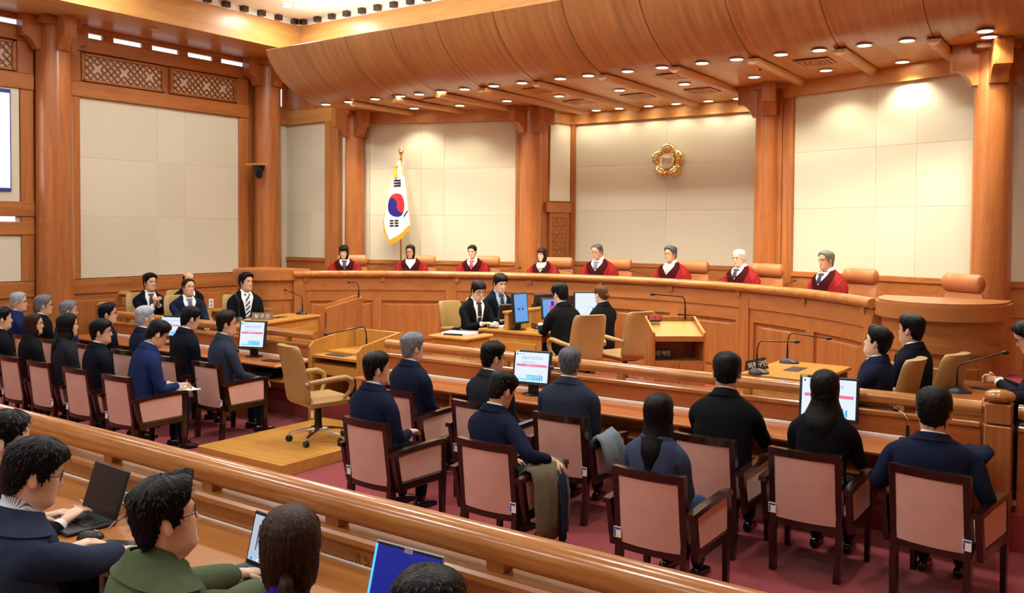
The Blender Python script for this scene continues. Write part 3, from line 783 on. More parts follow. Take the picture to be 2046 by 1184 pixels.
def put_chair(x, y, rz, label, tagside=0):
    o = CH0 if not CH0_USED[0] else copy_tree(CH0)
    if CH0_USED[0]:
        for ch in list(o.children):
            if ch.name.startswith('asset_tag'): bpy.data.objects.remove(ch)
    CH0_USED[0] = True
    place(o, (x, y, 0), radians(rz), label, 'pink upholstered armchairs in rows')
    if tagside:
        g = MB().box(tagside * .223 - .026, tagside * .223 + .026, -.277, -.272, .40, .47, .001).build('asset_tag', 'paper', o)
        MB().box(tagside * .223 - .022, tagside * .223 + .022, -.2785, -.277, .452, .464).build('tag_print', 'tag_blue', g)
        MB().box(tagside * .223 - .022, tagside * .223 - .012, -.2785, -.277, .405, .448).build('tag_print', 'tag_blue', g)
    return o
YR1, YR2 = 6.30, 5.22
seats1 = [(-13.12, 0), (-12.44, 0), (-11.74, 0), (-10.86, 0), (-10.0, 0), (-9.13, 0), (-8.36, 1), (-5.56, 0), (-4.62, -1), (-3.76, 1), (-2.53, 0), (-1.80, -1), (-.98, 1)]
seats2 = [(-11.25, 0), (-10.5, -1), (-9.84, 1), (-9.08, -1), (-8.32, -1), (-4.84, -1), (-3.69, 1), (-2.43, -1)]
names1 = ['leftmost front-row armchair beside the wall', 'second front-row armchair from the left wall', 'third front-row armchair from the left wall', 'fourth front-row armchair from the left wall',
          'front-row armchair behind the grey-haired man left of the notebook writer', 'front-row armchair second left of the tan swivel chair', 'front-row armchair nearest left of the tan swivel chair',
          'front-row armchair nearest right of the witness stand', 'front-row armchair before the balding man at the monitor', 'front-row armchair with a grey coat over its arm',
          'front-row armchair of the man in plain black', 'front-row armchair of the long-haired woman at the right monitor', 'rightmost front-row armchair with a tag at lower right']
names2 = ['second-row armchair at the left edge of the picture', 'second-row armchair of the bob-haired woman', 'second-row armchair of the long-haired woman on the left', 'second-row armchair of the young man with bowl-cut hair',
          'second-row armchair of the man writing in a notebook', 'second-row armchair right of the wooden platform', 'second-row armchair with a khaki coat over its arm', 'second-row armchair of the woman with straight long hair on the right']
for (x, tg), nm in zip(seats1, names1): put_chair(x, YR1, 0 if x < -1.2 else -9, nm, tg)
for (x, tg), nm in zip(seats2, names2): put_chair(x, YR2, -3 if x > -5 and x < -4 else 0, nm, tg)

def chair_tan():
    t = thing('swivel_chair', 'x', 'swivel chair', (0, 0, 0), 0, 'tan leather swivel chairs')
    def slab(rows, nm, mat, th, nseg=10):
        rings = []
        for (z, w, y, cur) in rows:
            r = []
            for i in range(nseg + 1):
                u = -1 + 2 * i / nseg; r.append((u * w, y - th - cur * (1 - u * u) + th * .8 * abs(u) ** 6, z))
            for i in range(nseg, -1, -1):
                u = -1 + 2 * i / nseg; r.append((u * w, y + th - cur * (1 - u * u) - th * .8 * abs(u) ** 6, z))
            rings.append(r)
        return MB().loft(rings).build(nm, mat, t, True, 1.0)
    slab([(.44, .17, -.20, .05), (.455, .215, -.205, .06), (.50, .232, -.215, .06), (.62, .238, -.235, .055), (.645, .236, -.24, .052), (.67, .236, -.243, .052), (.85, .235, -.285, .045), (.97, .225, -.315, .04), (1.01, .215, -.33, .04), (1.035, .19, -.34, .04)], 'backrest', 'tan_leather', .045)
    MB().box(-.24, .24, -.22, .27, .39, .49, .045).build('seat', 'tan_leather', t, True, 1.0)
    for s in (-1, 1):
        MB().tube([(s * .245, -.25, .66), (s * .29, -.16, .672), (s * .305, .05, .69), (s * .305, .15, .69), (s * .30, .215, .66), (s * .29, .235, .60), (s * .28, .22, .54), (s * .24, .17, .47)], [.02, .028, .03, .03, .03, .028, .024, .02], 10).build('armrest', 'tan_leather', t, True)
        MB().tube([(s * .235, -.262, .655), (s * .262, -.235, .662)], [.024, .02], 10).build('arm_joint', 'chrome', t, True)
    MB().tube([(0, 0, .12), (0, 0, .2), (0, 0, .39)], [.045, .038, .03], 12).build('column', 'black_plastic', t, True)
    MB().box(-.12, .12, -.12, .12, .365, .395, .01).build('seat_plate', 'black_plastic', t)
    for k in range(5):
        a = 2 * pi * k / 5 + .35; c, s = cos(a), sin(a)
        MB().tube([(c * .03, s * .03, .125), (c * .15, s * .15, .115), (c * .30, s * .30, .085)], [.03, .025, .016], 8, flat=.8).build('base_leg', 'chrome', t, True)
        M = Matrix.Translation((c * .30, s * .30, .032)) @ Matrix.Rotation(a + .9, 4, 'Z') @ Matrix.Rotation(pi / 2, 4, 'X')
        MB().lathe([(.012, -.024), (.03, -.024), (.032, -.018), (.032, -.004), (.024, 0), (.032, .004), (.032, .018), (.03, .024), (.012, .024)], 14, M=M).build('caster', 'black_plastic', t, True)
    return t
TC0 = chair_tan()
g_ = MB().box(.10, .16, -.14, -.137, .28, .36).build('hang_tag', 'paper', TC0)
place(TC0, (-6.98, 6.38, .12), radians(-14), 'empty tan leather swivel chair on the wooden platform')
def put_tan(x, y, rz, label, z=WELL):
    o = copy_tree(TC0)
    for ch in list(o.children):
        if ch.name.startswith('hang_tag'): bpy.data.objects.remove(ch)
    return place(o, (x, y, z), radians(rz), label, 'tan leather swivel chairs')

def chair_judge():
    t = thing('judge_chair', 'x', 'leather chair', (0, 0, 0), 0, "judges' brown leather chairs")
    def slab(rows, th, nm, mat='brown_leather'):
        rings = []
        for (z, w, y) in rows:
            r = []
            for i in range(11):
                u = -1 + i / 5; r.append((u * w, y - th + th * .8 * abs(u) ** 5, z))
            for i in range(10, -1, -1):
                u = -1 + i / 5; r.append((u * w, y + th - th * .8 * abs(u) ** 5, z))
            rings.append(r)
        MB().loft(rings).build(nm, mat, t, True, 1.0)
    slab([(.45, .2, -.2), (.5, .25, -.21), (.8, .26, -.26), (.93, .255, -.285), (.97, .24, -.29)], .05, 'backrest')
    n = 14
    rings = []
    for u in (-.25, -.235, -.2, .1, .115, .12, .125, .14, .2, .235, .25):
        k = .7 if abs(u) > .24 else (.9 if abs(u) > .22 else (.94 if .114 < u < .126 else 1.0))
        rings.append([(u, -.27 + .07 * k * cos(2 * pi * i / n), 1.07 + .10 * k * sin(2 * pi * i / n)) for i in range(n)])
    MB().loft(rings).build('headrest', 'brown_leather', t, True, 1.0)
    MB().box(-.25, .25, -.2, .28, .40, .50, .045).build('seat', 'brown_leather', t, True, 1.0)
    for s in (-1, 1):
        MB().tube([(s * .26, -.22, .62), (s * .3, -.1, .65), (s * .3, .15, .65), (s * .29, .22, .58), (s * .26, .2, .46)], .03, 8).build('armrest', 'brown_leather', t, True)
    MB().tube([(0, 0, .08), (0, 0, .4)], .035, 10).build('column', 'black_metal', t, True)
    for k in range(5):
        a = 2 * pi * k / 5; MB().tube([(0, 0, .1), (cos(a) * .3, sin(a) * .3, .03)], [.03, .018], 6).build('base_leg', 'black_metal', t, True)
    return t
JC0 = chair_judge()
JUDGE_ANG = [-44, -33.7, -23.9, -12.7, -3.6, 8.2, 19.5, 33.7]
jl = ['brown leather chair behind the first judge from the left', 'brown leather chair behind the second judge from the left', 'brown leather chair behind the third judge from the left', 'brown leather chair behind the fourth judge from the left',
      'brown leather chair behind the fifth judge from the left', 'brown leather chair behind the sixth judge from the left', 'brown leather chair behind the white-haired judge', 'brown leather chair behind the rightmost judge']
for i, a in enumerate(JUDGE_ANG):
    o = JC0 if i == 0 else copy_tree(JC0)
    x, y = arc(6.34, a + 1.2)
    place(o, (x, y, DAIS - .02), radians(180 - a + 4), jl[i])
o = copy_tree(JC0); place(o, (-1.64, 10.12, DAIS), radians(180 - 38), 'empty brown leather chair behind the rounded right end')

# =================================================================== PEOPLE
import bmesh
for nm, c in (('skin_a', 'd8a888'), ('skin_b', 'c48e6e'), ('skin_pale', 'ecc8ae'), ('skin_pink', 'dda692')):
    plain(nm, c, 0.5, spec=0.35)
def hairmat(nm, c, c2, sc=(90, 90, 14), bs=.6, ro=.45):
    m, nt, b = base_mat(nm)
    b.inputs['Roughness'].default_value = ro; b.inputs['Specular IOR Level'].default_value = 0.16
    tc = nt.nodes.new('ShaderNodeTexCoord'); mp = nt.nodes.new('ShaderNodeMapping'); mp.inputs['Scale'].default_value = sc
    n = nt.nodes.new('ShaderNodeTexNoise'); n.inputs['Scale'].default_value = 1.5; n.inputs['Detail'].default_value = 2
    nt.links.new(tc.outputs['Object'], mp.inputs['Vector']); nt.links.new(mp.outputs['Vector'], n.inputs['Vector'])
    r = nt.nodes.new('ShaderNodeValToRGB'); r.color_ramp.elements[0].position = .35; r.color_ramp.elements[1].position = .7
    r.color_ramp.elements[0].color = lin(c); r.color_ramp.elements[1].color = lin(c2)
    nt.links.new(n.outputs['Fac'], r.inputs['Fac']); nt.links.new(r.outputs['Color'], b.inputs['Base Color'])
    bp = nt.nodes.new('ShaderNodeBump'); bp.inputs['Strength'].default_value = bs; bp.inputs['Distance'].default_value = .006
    nt.links.new(n.outputs['Fac'], bp.inputs['Height']); nt.links.new(bp.outputs['Normal'], b.inputs['Normal'])
hairmat('hair_black', '050507', '101014'); hairmat('hair_brown', '22140e', '3a2418'); hairmat('hair_dark', '120c0a', '241a16'); hairmat('hair_grey', '50525a', '8c9098')
hairmat('hair_silver', '8a8f98', 'c4c8ce'); hairmat('hair_white', 'd0ccc4', 'f0eee8'); hairmat('hair_salt', '34363c', '70747c'); hairmat('hair_auburn', '4a2c1c', '6c442c'); hairmat('hair_olive', '5c5c50', '94928a')
for nm, c in (('suit_navy', '161e36'), ('suit_blue', '1c2a58'), ('suit_black', '101116'), ('suit_charcoal', '22242c'), ('suit_slate', '2c3546'), ('suit_ink', '0e1220'), ('blouse_slate', '3a4660'),
              ('coat_navy', '2c3850'), ('shirt_green', '55644a'), ('trousers_dark', '12141c'), ('trousers_navy', '141c34'), ('shirt_lightblue', 'a8c0e0'), ('knit_violet', '3c2cb0'), ('coat_khaki', '6c6650'), ('coat_grey', '6e7a84'), ('jeans', '33486c')):
    plain(nm, c, 0.85, bump=0.55, bscale=22, spec=0.12, var=.12, vscale=5)
hairmat('robe_red', '7c1416', 'a82424', (26, 26, 4), 1.0, .75); plain('shirt_white', 'f0f0f0', 0.7); plain('robe_velvet', '3c0a10', 0.85, spec=.1)
plain('tie_navy', '1a2038', .5); plain('tie_grey', '5a6074', .5); plain('tie_red', 'a02a2e', .5); plain('tie_pink', 'd88c94', .5); plain('tie_blue', '3a5ca0', .5); plain('tie_silver', '9aa49a', .5)
plain('shoe_black', '0c0c0e', .25, coat=.4); plain('lips', 'b8675e', .4); plain('eye_white', 'eeeae6', .3); plain('eye_dark', '140e0c', .2); plain('pin_gold', 'c8a040', .3, metal=1)
plain('frame_dark', '1c1a1c', .3); plain('frame_gold', 'a8865c', .3, metal=.8)
mm, nt_, bb = base_mat('tie_stripe')
tc_ = nt_.nodes.new('ShaderNodeTexCoord'); wv = nt_.nodes.new('ShaderNodeTexWave'); wv.bands_direction = 'DIAGONAL'; wv.inputs['Scale'].default_value = 9
rp = nt_.nodes.new('ShaderNodeValToRGB'); rp.color_ramp.interpolation = 'CONSTANT'; rp.color_ramp.elements[0].color = lin('26386a'); rp.color_ramp.elements[1].color = lin('e4e8ec'); rp.color_ramp.elements[1].position = .45
nt_.links.new(tc_.outputs['Object'], wv.inputs['Vector']); nt_.links.new(wv.outputs['Color'], rp.inputs['Fac']); nt_.links.new(rp.outputs['Color'], bb.inputs['Base Color'])
mm, nt_, bb = base_mat('shirt_striped')
tc_ = nt_.nodes.new('ShaderNodeTexCoord'); wv = nt_.nodes.new('ShaderNodeTexWave'); wv.bands_direction = 'X'; wv.inputs['Scale'].default_value = 55
rp = nt_.nodes.new('ShaderNodeValToRGB'); rp.color_ramp.elements[0].color = lin('44527a'); rp.color_ramp.elements[1].color = lin('e4e8f0'); rp.color_ramp.elements[1].position = .6
nt_.links.new(tc_.outputs['Object'], wv.inputs['Vector']); nt_.links.new(wv.outputs['Color'], rp.inputs['Fac']); nt_.links.new(rp.outputs['Color'], bb.inputs['Base Color'])

NC = 40
THETA = [pi * (.55 * u + .45 * u ** 3) for u in [-1 + 2 * j / NC for j in range(NC)]]
def interp(tab, x):
    if x <= tab[0][0]: return tab[0][1:]
    for i in range(len(tab) - 1):
        a, b = tab[i], tab[i + 1]
        if x <= b[0]:
            t = (x - a[0]) / (b[0] - a[0]); return tuple(p + (q - p) * t for p, q in zip(a[1:], b[1:]))
    return tab[-1][1:]
HEADT = [(-.12, .052, .036, .062), (0, .052, .078, .060), (.05, .057, .090, .062), (.12, .063, .093, .068), (.2, .067, .090, .076), (.3, .070, .089, .084), (.42, .073, .089, .093), (.55, .076, .088, .100), (.65, .0775, .090, .102),
         (.75, .0765, .088, .100), (.83, .071, .080, .092), (.9, .060, .065, .076), (.95, .045, .048, .055), (.985, .024, .026, .030), (1.0, .0015, .002, .002)]
HH = .238
def HS(th, h, fem=False):
    w, f, b = interp(HEADT, h)
    if fem: w *= .96; f *= .97; w *= 1 - .06 * max(0, .25 - h) / .25
    c, s = cos(th), sin(th); p = 2.25
    k = (abs(c) ** p + abs(s) ** p) ** (-1 / p)
    x = w * s * k; y = (f if c > 0 else b) * c * k
    if c > 0:
        a = abs(th)
        if .3 < h < .6:
            t = (.58 - h) / .22 if h > .36 else max(0, (h - .3) / .06)
            y += .024 * min(1, max(0, t)) * exp(-(a / .15) ** 2)
        y -= .010 * exp(-((a - .36) / .17) ** 2 - ((h - .53) / .05) ** 2)
        y += .004 * exp(-((a - .3) / .3) ** 2 - ((h - .625) / .03) ** 2)
        y += .006 * exp(-(a / .22) ** 2 - ((h - .205) / .035) ** 2)
        y -= .004 * exp(-(a / .3) ** 2 - ((h - .14) / .025) ** 2)
        y += .005 * exp(-(a / .22) ** 2 - ((h - .06) / .05) ** 2)
        x += (.004 if s > 0 else -.004) * exp(-((a - .95) / .3) ** 2 - ((h - .42) / .08) ** 2)
    return Vector((x, y, h * HH))
HROWS = [-.12, -.05, 0, .03, .07, .11, .14, .17, .195, .22, .25, .29, .32, .345, .37, .41, .45, .49, .52, .55, .58, .61, .64, .68, .73, .78, .83, .87, .905, .935, .96, .98, .993]
def sstep(a, b, x):
    t = min(1, max(0, (x - a) / (b - a))); return t * t * (3 - 2 * t)
HAIR = {
 'short': dict(line=[(0, .86), (25, .85), (42, .80), (52, .70), (66, .64), (76, .46), (88, .44), (94, .60), (104, .58), (116, .36), (135, .20), (180, .15)], T=(.030, .016, .018), n=.5),
 'parted': dict(line=[(0, .86), (25, .85), (40, .82), (52, .72), (66, .64), (76, .46), (88, .44), (94, .60), (104, .58), (116, .36), (135, .20), (180, .15)], T=(.036, .016, .018), n=.6),
 'crop': dict(line=[(0, .90), (25, .90), (42, .86), (55, .76), (68, .66), (78, .48), (88, .46), (94, .62), (104, .58), (116, .38), (135, .22), (180, .17)], T=(.018, .012, .013), n=.3),
 'fringe': dict(line=[(0, .745), (25, .735), (45, .71), (55, .65), (66, .58), (76, .44), (88, .44), (94, .58), (104, .55), (116, .34), (135, .20), (180, .14)], T=(.028, .017, .018), n=.5),
 'bald': dict(line=[(0, 1.3), (50, 1.3), (60, .72), (70, .62), (78, .48), (88, .46), (94, .62), (104, .56), (116, .36), (135, .20), (180, .16)], T=(.010, .010, .012), n=.2, top=.80),
 'bob': dict(line=[(0, .84), (22, .84), (42, .79), (54, .66), (63, .45), (70, .2), (78, -.05), (180, -.10)], T=(.020, .015, .018), n=.3, curtain=(64, -.05, .014, 0)),
 'bobfringe': dict(line=[(0, .68), (25, .675), (44, .66), (54, .54), (62, .36), (68, .2), (76, -.05), (180, -.10)], T=(.020, .015, .018), n=.3, curtain=(62, -.06, .015, 0)),
 'long': dict(line=[(0, .84), (20, .84), (36, .78), (48, .60), (58, .40), (66, .2), (75, -.05), (180, -.10)], T=(.026, .024, .026), n=.3, curtain=(62, -1.12, .03, .02)),
 'lowpony': dict(line=[(0, .86), (25, .85), (45, .74), (58, .56), (68, .36), (80, .24), (95, .18), (125, .04), (180, -.06)], T=(.016, .016, .018), n=.15),
 'tied': dict(line=[(0, .84), (25, .84), (45, .76), (58, .62), (70, .56), (80, .52), (90, .56), (100, .56), (112, .40), (130, .24), (180, .18)], T=(.016, .012, .014), n=.2),
}
def interp1(tab, x): return interp(tab, x)[0]

def make_person(label, x, y, zf, rz, zt, top='suit_navy', hair='short', hmat='hair_black', skin='skin_a', lean=0.0, hunch=.03, yaw=0.0, pitch=0.0, roll=0.0,
                armL=(-.13, .30, .60), armR=(.13, .30, .60), outfit='suit', shirt='shirt_white', tie='tie_navy', front=False, legs=True, glasses=None, fem=False,
                trousers='trousers_dark', curl=.35, handL=None, handR=None, seat=.45, seed=1, wide=1.0, knees=None, hands=True, extra=None, group=None, poleL=None, poleR=None, tuft=0.0, knee_y=.44, face=True, feet_y=None, thick=1.0, smooth=True, hsc=1.0, hres=1, flare=.12, blades=90):
    root = thing('person', label, 'person', (x, y, zf), radians(rz), group)
    hk = ((zt - seat) / .885) ** .5 * (.99 if fem else 1.03) * hsc; k = (zt - HH * hk - seat) / .628; wf = (.90 if fem else 1.0) * 1.08 * wide * (0.5 + .5 * k)
    lean = radians(lean)
    def SP(s):  # spine point
        s *= k; q = s / (.6 * k)
        return Vector((0, -.03 + sin(lean) * s + hunch * max(0, q) ** 2, seat + cos(lean) * s))
    slope = lean
    def tilt_at(s): return lean + 2 * hunch * max(0, s) / .36 * .6
    if outfit == 'robe':
        TAB = [(0, .22, .17, .15), (.15, .21, .16, .14), (.30, .205, .15, .14), (.38, .21, .145, .14), (.44, .218, .14, .14), (.49, .22, .13, .135), (.53, .212, .115, .125), (.56, .18, .098, .112), (.585, .125, .082, .098), (.605, .086, .074, .090), (.622, .074, .068, .083)]
    elif outfit == 'coat':
        TAB = [(0, .215, .17, .15), (.15, .205, .15, .14), (.25, .20, .14, .135), (.35, .205, .14, .14), (.41, .212, .14, .14), (.46, .216, .135, .138), (.50, .215, .125, .13), (.54, .20, .11, .12), (.565, .168, .095, .11), (.59, .118, .082, .10), (.605, .095, .078, .095), (.64, .085, .074, .09)]
    else:
        TAB = [(0, .185, .15, .13), (.15, .178, .138, .125), (.25, .172, .125, .12), (.35, .182, .125, .126), (.41, .189, .125, .130), (.46, .194, .12, .128), (.50, .195, .112, .122), (.54, .183, .10, .112), (.565, .155, .088, .102), (.59, .108, .078, .092), (.605, .082, .071, .086), (.628, .069, .064, .078)]
    if fem and outfit == 'suit': TAB = [(a, b * (.92 if a < .3 else 1), c * (1.06 if .3 < a < .46 else .95), d * .95) for a, b, c, d in TAB]
    def TS(s, th, off=0.0):
        a, f, b = interp(TAB, s)
        a *= wf; f *= (.5 + .5 * wf); b *= (.5 + .5 * wf)
        c, sn = cos(th), sin(th); p = 2.35
        kk = (abs(c) ** p + abs(sn) ** p) ** (-1 / p)
        if s < .57: off = off + .008 * noise.noise(Vector((th * 2.2 + seed * 3.7, s * 13, seed * 1.3))) * min(1, (.57 - s) / .1)
        X = (a + off) * sn * kk; Y = ((f if c > 0 else b) + off) * c * kk
        ti = tilt_at(s); o = SP(s)
        drop = 0.0
        if s > .55: drop = .018 * (s - .55) / .07 * (-c)       # collar higher at the nape
        return o + Vector((X, Y * cos(ti), -Y * sin(ti) + drop))
    V = []; Fc = []; Mi = []
    def ring(pts): i = len(V); V.extend(pts); return list(range(i, i + len(pts)))
    # ---- torso rows
    srows = [0, .05, .10, .15, .20, .25, .30, .35, .41, .46, .50, .54, .565, .59, .605, .622 if outfit == 'robe' else .628]
    rings = [ring([TS(s, th) for th in THETA]) for s in srows]; rm = [1] * (len(rings) - 1)
    ncol = len(rings)
    # shirt collar + neck
    NT = SP(.63)
    ti = tilt_at(.6)
    def nring(dz, w, f, b, dy=0.0, d=.014):
        out = []
        for th in THETA:
            c, s = cos(th), sin(th); Y = (f if c > 0 else b) * c
            out.append(NT + Vector((w * s * wf, Y * cos(ti) + dy, dz - Y * sin(ti) - c * d)))
        return out
    if outfit == 'turtle':
        for z, w, f, b in ((.0, .060, .058, .066), (.012, .064, .062, .070), (.04, .060, .058, .066), (.045, .055, .053, .06)): rings.append(ring(nring(z * k, w, f, b))); rm.append(2)
    else:
        ct_ = .034 if outfit == 'coat' else .018
        for z, w, f, b in ((-.012, .060, .058, .066), (ct_, .0575, .055, .064), (ct_ + .001, .053, .050, .059)): rings.append(ring(nring(z * k, w, f, b))); rm.append(2)
    rings.append(ring(nring((.04 if outfit == 'coat' else .025) * k, .052, .049, .058, 0, .008))); rm.append(0)
    # ---- head
    pv = Vector((0, -.02, .02))
    HB = SP(.632) + Vector((0, .012 + .012, -.004))
    HB.z = zt - HH * hk if abs(pitch) < 1 and lean == 0 else HB.z
    HM = Matrix.Translation(HB) @ Matrix.Scale(hk, 4) @ Matrix.Translation(pv) @ Matrix.Rotation(radians(yaw), 4, 'Z') @ Matrix.Rotation(radians(-pitch), 4, 'X') @ Matrix.Rotation(radians(roll), 4, 'Y') @ Matrix.Translation(-pv)
    for h in HROWS: rings.append(ring([HM @ HS(th, h, fem) for th in THETA])); rm.append(0)
    topv = len(V); V.append(HM @ Vector((0, -.004, HH)))
    botv = len(V); V.append(SP(0) + Vector((0, 0, -.005)))
    # ---- limb patches
    holes = set()
    def patch(r0, r1, c0, c1):
        for r in range(r0, r1):
            for c in range(c0, c1): holes.add((r, c % NC))
        lp = [rings[r0][c % NC] for c in range(c0, c1)] + [rings[r][c1 % NC] for r in range(r0, r1)] + [rings[r1][c % NC] for c in range(c1, c0, -1)] + [rings[r][c0 % NC] for r in range(r1, r0, -1)]
        return lp
    def limb(loop, stations, mats):
        """stations: list of (center, dir, rx, ry, l, n) ; l,n None -> transported frame"""
        pts = [V[i] for i in loop]; c = sum(pts, Vector()) / len(pts); d = stations[0][1].normalized(); n_ = len(loop)
        u = (pts[0] - c); u = (u - d * u.dot(d)).normalized(); w = d.cross(u)
        ang = [atan2((p - c).dot(w), (p - c).dot(u)) for p in pts]
        tot = 0
        for i in range(n_):
            da = ang[(i + 1) % n_] - ang[i]; da = (da + pi) % (2 * pi) - pi; tot += da
        sg = 1 if tot > 0 else -1
        prev = loop
        for si, (cc, dd, rx, ry, l, nn) in enumerate(stations):
            dd = dd.normalized(); u = u - dd * u.dot(dd); u.normalize(); w = dd.cross(u)
            pr = []
            for i in range(n_):
                a = sg * 2 * pi * i / n_; v = u * cos(a) + w * sin(a)
                if l is None: pr.append(cc + v * rx * (1 + (.09 * noise.noise(cc * 17 + v * 1.6) if mats[si] in (1, 3) else 0)))
                else:
                    pl_, pn = v.dot(l), v.dot(nn); q = sqrt(pl_ * pl_ + pn * pn) or 1
                    pr.append(cc + l * (rx * pl_ / q) + nn * (ry * pn / q))
            cur = ring(pr)
            for i in range(n_):
                j = (i + 1) % n_; Fc.append((prev[i], prev[j], cur[j], cur[i])); Mi.append(mats[si])
            prev = cur
        e = len(V); V.append(stations[-1][0] + stations[-1][1].normalized() * .004)
        for i in range(n_): Fc.append((prev[i], prev[(i + 1) % n_], e)); Mi.append(mats[-1])
    def addtube(path, rr, n=7, mi=0):
        mb = MB().tube(path, rr, n); o = len(V); V.extend(Vector(p) for p in mb.v)
        for f in mb.f: Fc.append(tuple(i + o for i in f)); Mi.append(mi)
    armr = {'robe': 1.45, 'coat': 1.22}.get(outfit, 1.0) * (.92 if fem else 1.0) * thick
    for sd, tgt, hd, pole in ((-1, armL, handL, poleL), (1, armR, handR, poleR)):
        if sd > 0: lp = patch(8, 11, 31, 36)
        else: lp = patch(8, 11, 4, 9)
        S = SP(.475) + Vector((sd * .165 * wf, 0, 0)); W = Vector(tgt)
        L1, L2 = .275 * k, .245 * k; D = W - S
        if D.length > (L1 + L2) * .985: W = S + D.normalized() * (L1 + L2) * .985; D = W - S
        pol = Vector(pole) if pole else Vector((sd * .45, -.35, -.8))
        dn = D.normalized(); pol = (pol - dn * pol.dot(dn)).normalized()
        aa = (L1 * L1 - L2 * L2 + D.length ** 2) / (2 * D.length); hh = sqrt(max(0, L1 * L1 - aa * aa))
        E = S + dn * aa + pol * hh
        d1 = (E - S).normalized(); d2 = (W - E).normalized()
        out = Vector((sd, 0, -.35)).normalized()
        if hands:
            if hd: fd, pn = Vector(hd[0]).normalized(), Vector(hd[1]).normalized()
            else:
                fd = (d2 + Vector((0, .0, -.1))).normalized(); pn = Vector((0, 0, -1))
            pn = (pn - fd * pn.dot(fd)).normalized(); lt = fd.cross(pn) * sd     # towards the thumb side roughly
            if lt.x * sd > 0 and not hd: lt = -lt
        else: fd, pn, lt = d2, Vector((0, 0, -1)), Vector((1, 0, 0))
        St = [(S + Vector((sd * .02, 0, -.012)), (out + d1 * .6).normalized(), .068 * (.5 + .5 * armr), 0, None, None), (S + Vector((sd * .02, 0, -.01)) + d1 * .06, (d1 + out * .25).normalized(), .067 * armr, 0, None, None), (S + d1 * L1 * .55, d1, .06 * armr, 0, None, None), (E - d1 * .045, d1, .054 * armr, 0, None, None),
              (E + (d2 - d1) * .008, (d1 + d2).normalized(), .053 * armr, 0, None, None), (E + d2 * .05, d2, .052 * armr, 0, None, None), (E + d2 * L2 * .55, d2, .047 * armr, 0, None, None), (W - d2 * .025, d2, .038 * armr, 0, None, None)]
        mt = [1] * 8
        if hands:
            g = hk * (.9 if fem else 1.0)
            St += [(W - d2 * .024, d2, .032, 0, None, None), (W - d2 * .01, d2, .031, 0, None, None), (W - d2 * .012, d2, .025, 0, None, None), (W + d2 * .008, d2, .026 * g, .021 * g, lt, pn), (W + fd * .035 * g, fd, .036 * g, .017 * g, lt, pn), (W + fd * .07 * g, fd, .042 * g, .016 * g, lt, pn), (W + fd * .095 * g, fd, .037 * g, .012 * g, lt, pn)]
            mt += [2, 2, 2, 0, 0, 0, 0]
        else: St += [(W - d2 * .026, d2, .02, 0, None, None)]; mt += [1]
        limb(lp, St, mt)
        if hands:
            for fi, (o_, ln) in enumerate(((.030, .92), (.011, 1.05), (-.010, 1.0), (-.029, .78))):
                b0 = W + fd * .085 * g + lt * o_ * g; dirv = (fd + lt * o_ * 1.2).normalized(); p = [b0]; cu = curl * (1 + .15 * fi)
                for sl in (.042, .027, .022):
                    dirv = (dirv * cos(cu) + pn * sin(cu)).normalized(); p.append(p[-1] + dirv * sl * ln * g); 
                addtube(p, [.0095 * g, .009 * g, .0082 * g, .0062 * g], 7, 0)
            b0 = W + fd * .022 * g + lt * .026 * g; dv = (fd * .75 + lt * .65 + pn * .25).normalized()
            p1 = b0 + dv * .042 * g; p2 = p1 + (dv * .6 + fd * .6 + pn * .2).normalized() * .032 * g
            addtube([b0, p1, p2], [.012 * g, .0105 * g, .0075 * g], 7, 0)
    if legs:
        for sd in (-1, 1):
            lp = patch(0, 3, 21, 29) if sd > 0 else patch(0, 3, 12, 20)
            kn = Vector((sd * .115, knee_y, seat + .055)); hp = SP(.075) + Vector((sd * .088, .10, 0)); kn = knees[(sd + 1) // 2] if knees else kn
            kn = Vector(kn); an = Vector((kn.x, kn.y - .03 if feet_y is None else feet_y, .065)); dk_ = (kn - hp).normalized(); da = (an - kn).normalized()
            limb(lp, [(hp, dk_, .084, 0, None, None), (hp + (kn - hp) * .5, dk_, .078, 0, None, None), (kn - dk_ * .06, dk_, .067, 0, None, None), (kn + dk_ * .01, (dk_ + da).normalized(), .064, 0, None, None), (kn + da * .07, da, .060, 0, None, None), (kn + da * .2, da, .056, 0, None, None), (an + Vector((0, 0, .02)), da, .05, 0, None, None), (an, da, .03, 0, None, None)], [3] * 7 + [4])
            n_ = 12; rr = []
            for (yy, w, hgt) in ((-.075, .02, .04), (-.07, .034, .075), (-.02, .037, .085), (.05, .038, .065), (.12, .042, .05), (.165, .036, .035), (.185, .018, .022)):
                rr.append([Vector((an.x + w * cos(2 * pi * q / n_), an.y + yy, max(0, hgt * .5 + hgt * .5 * sin(2 * pi * q / n_)))) for q in range(n_)])
            mb = MB().loft(rr); o = len(V); V.extend(Vector(p) for p in mb.v)
            for f in mb.f: Fc.append(tuple(i + o for i in f)); Mi.append(4)
    for r in range(len(rings) - 1):
        for c in range(NC):
            if (r, c) in holes: continue
            d = (c + 1) % NC; Fc.append((rings[r][c], rings[r][d], rings[r + 1][d], rings[r + 1][c])); Mi.append(rm[r])
    for c in range(NC):
        d = (c + 1) % NC; Fc.append((rings[-1][c], rings[-1][d], topv)); Mi.append(0); Fc.append((rings[0][d], rings[0][c], botv)); Mi.append(1 if outfit in ('robe', 'coat') else 3)
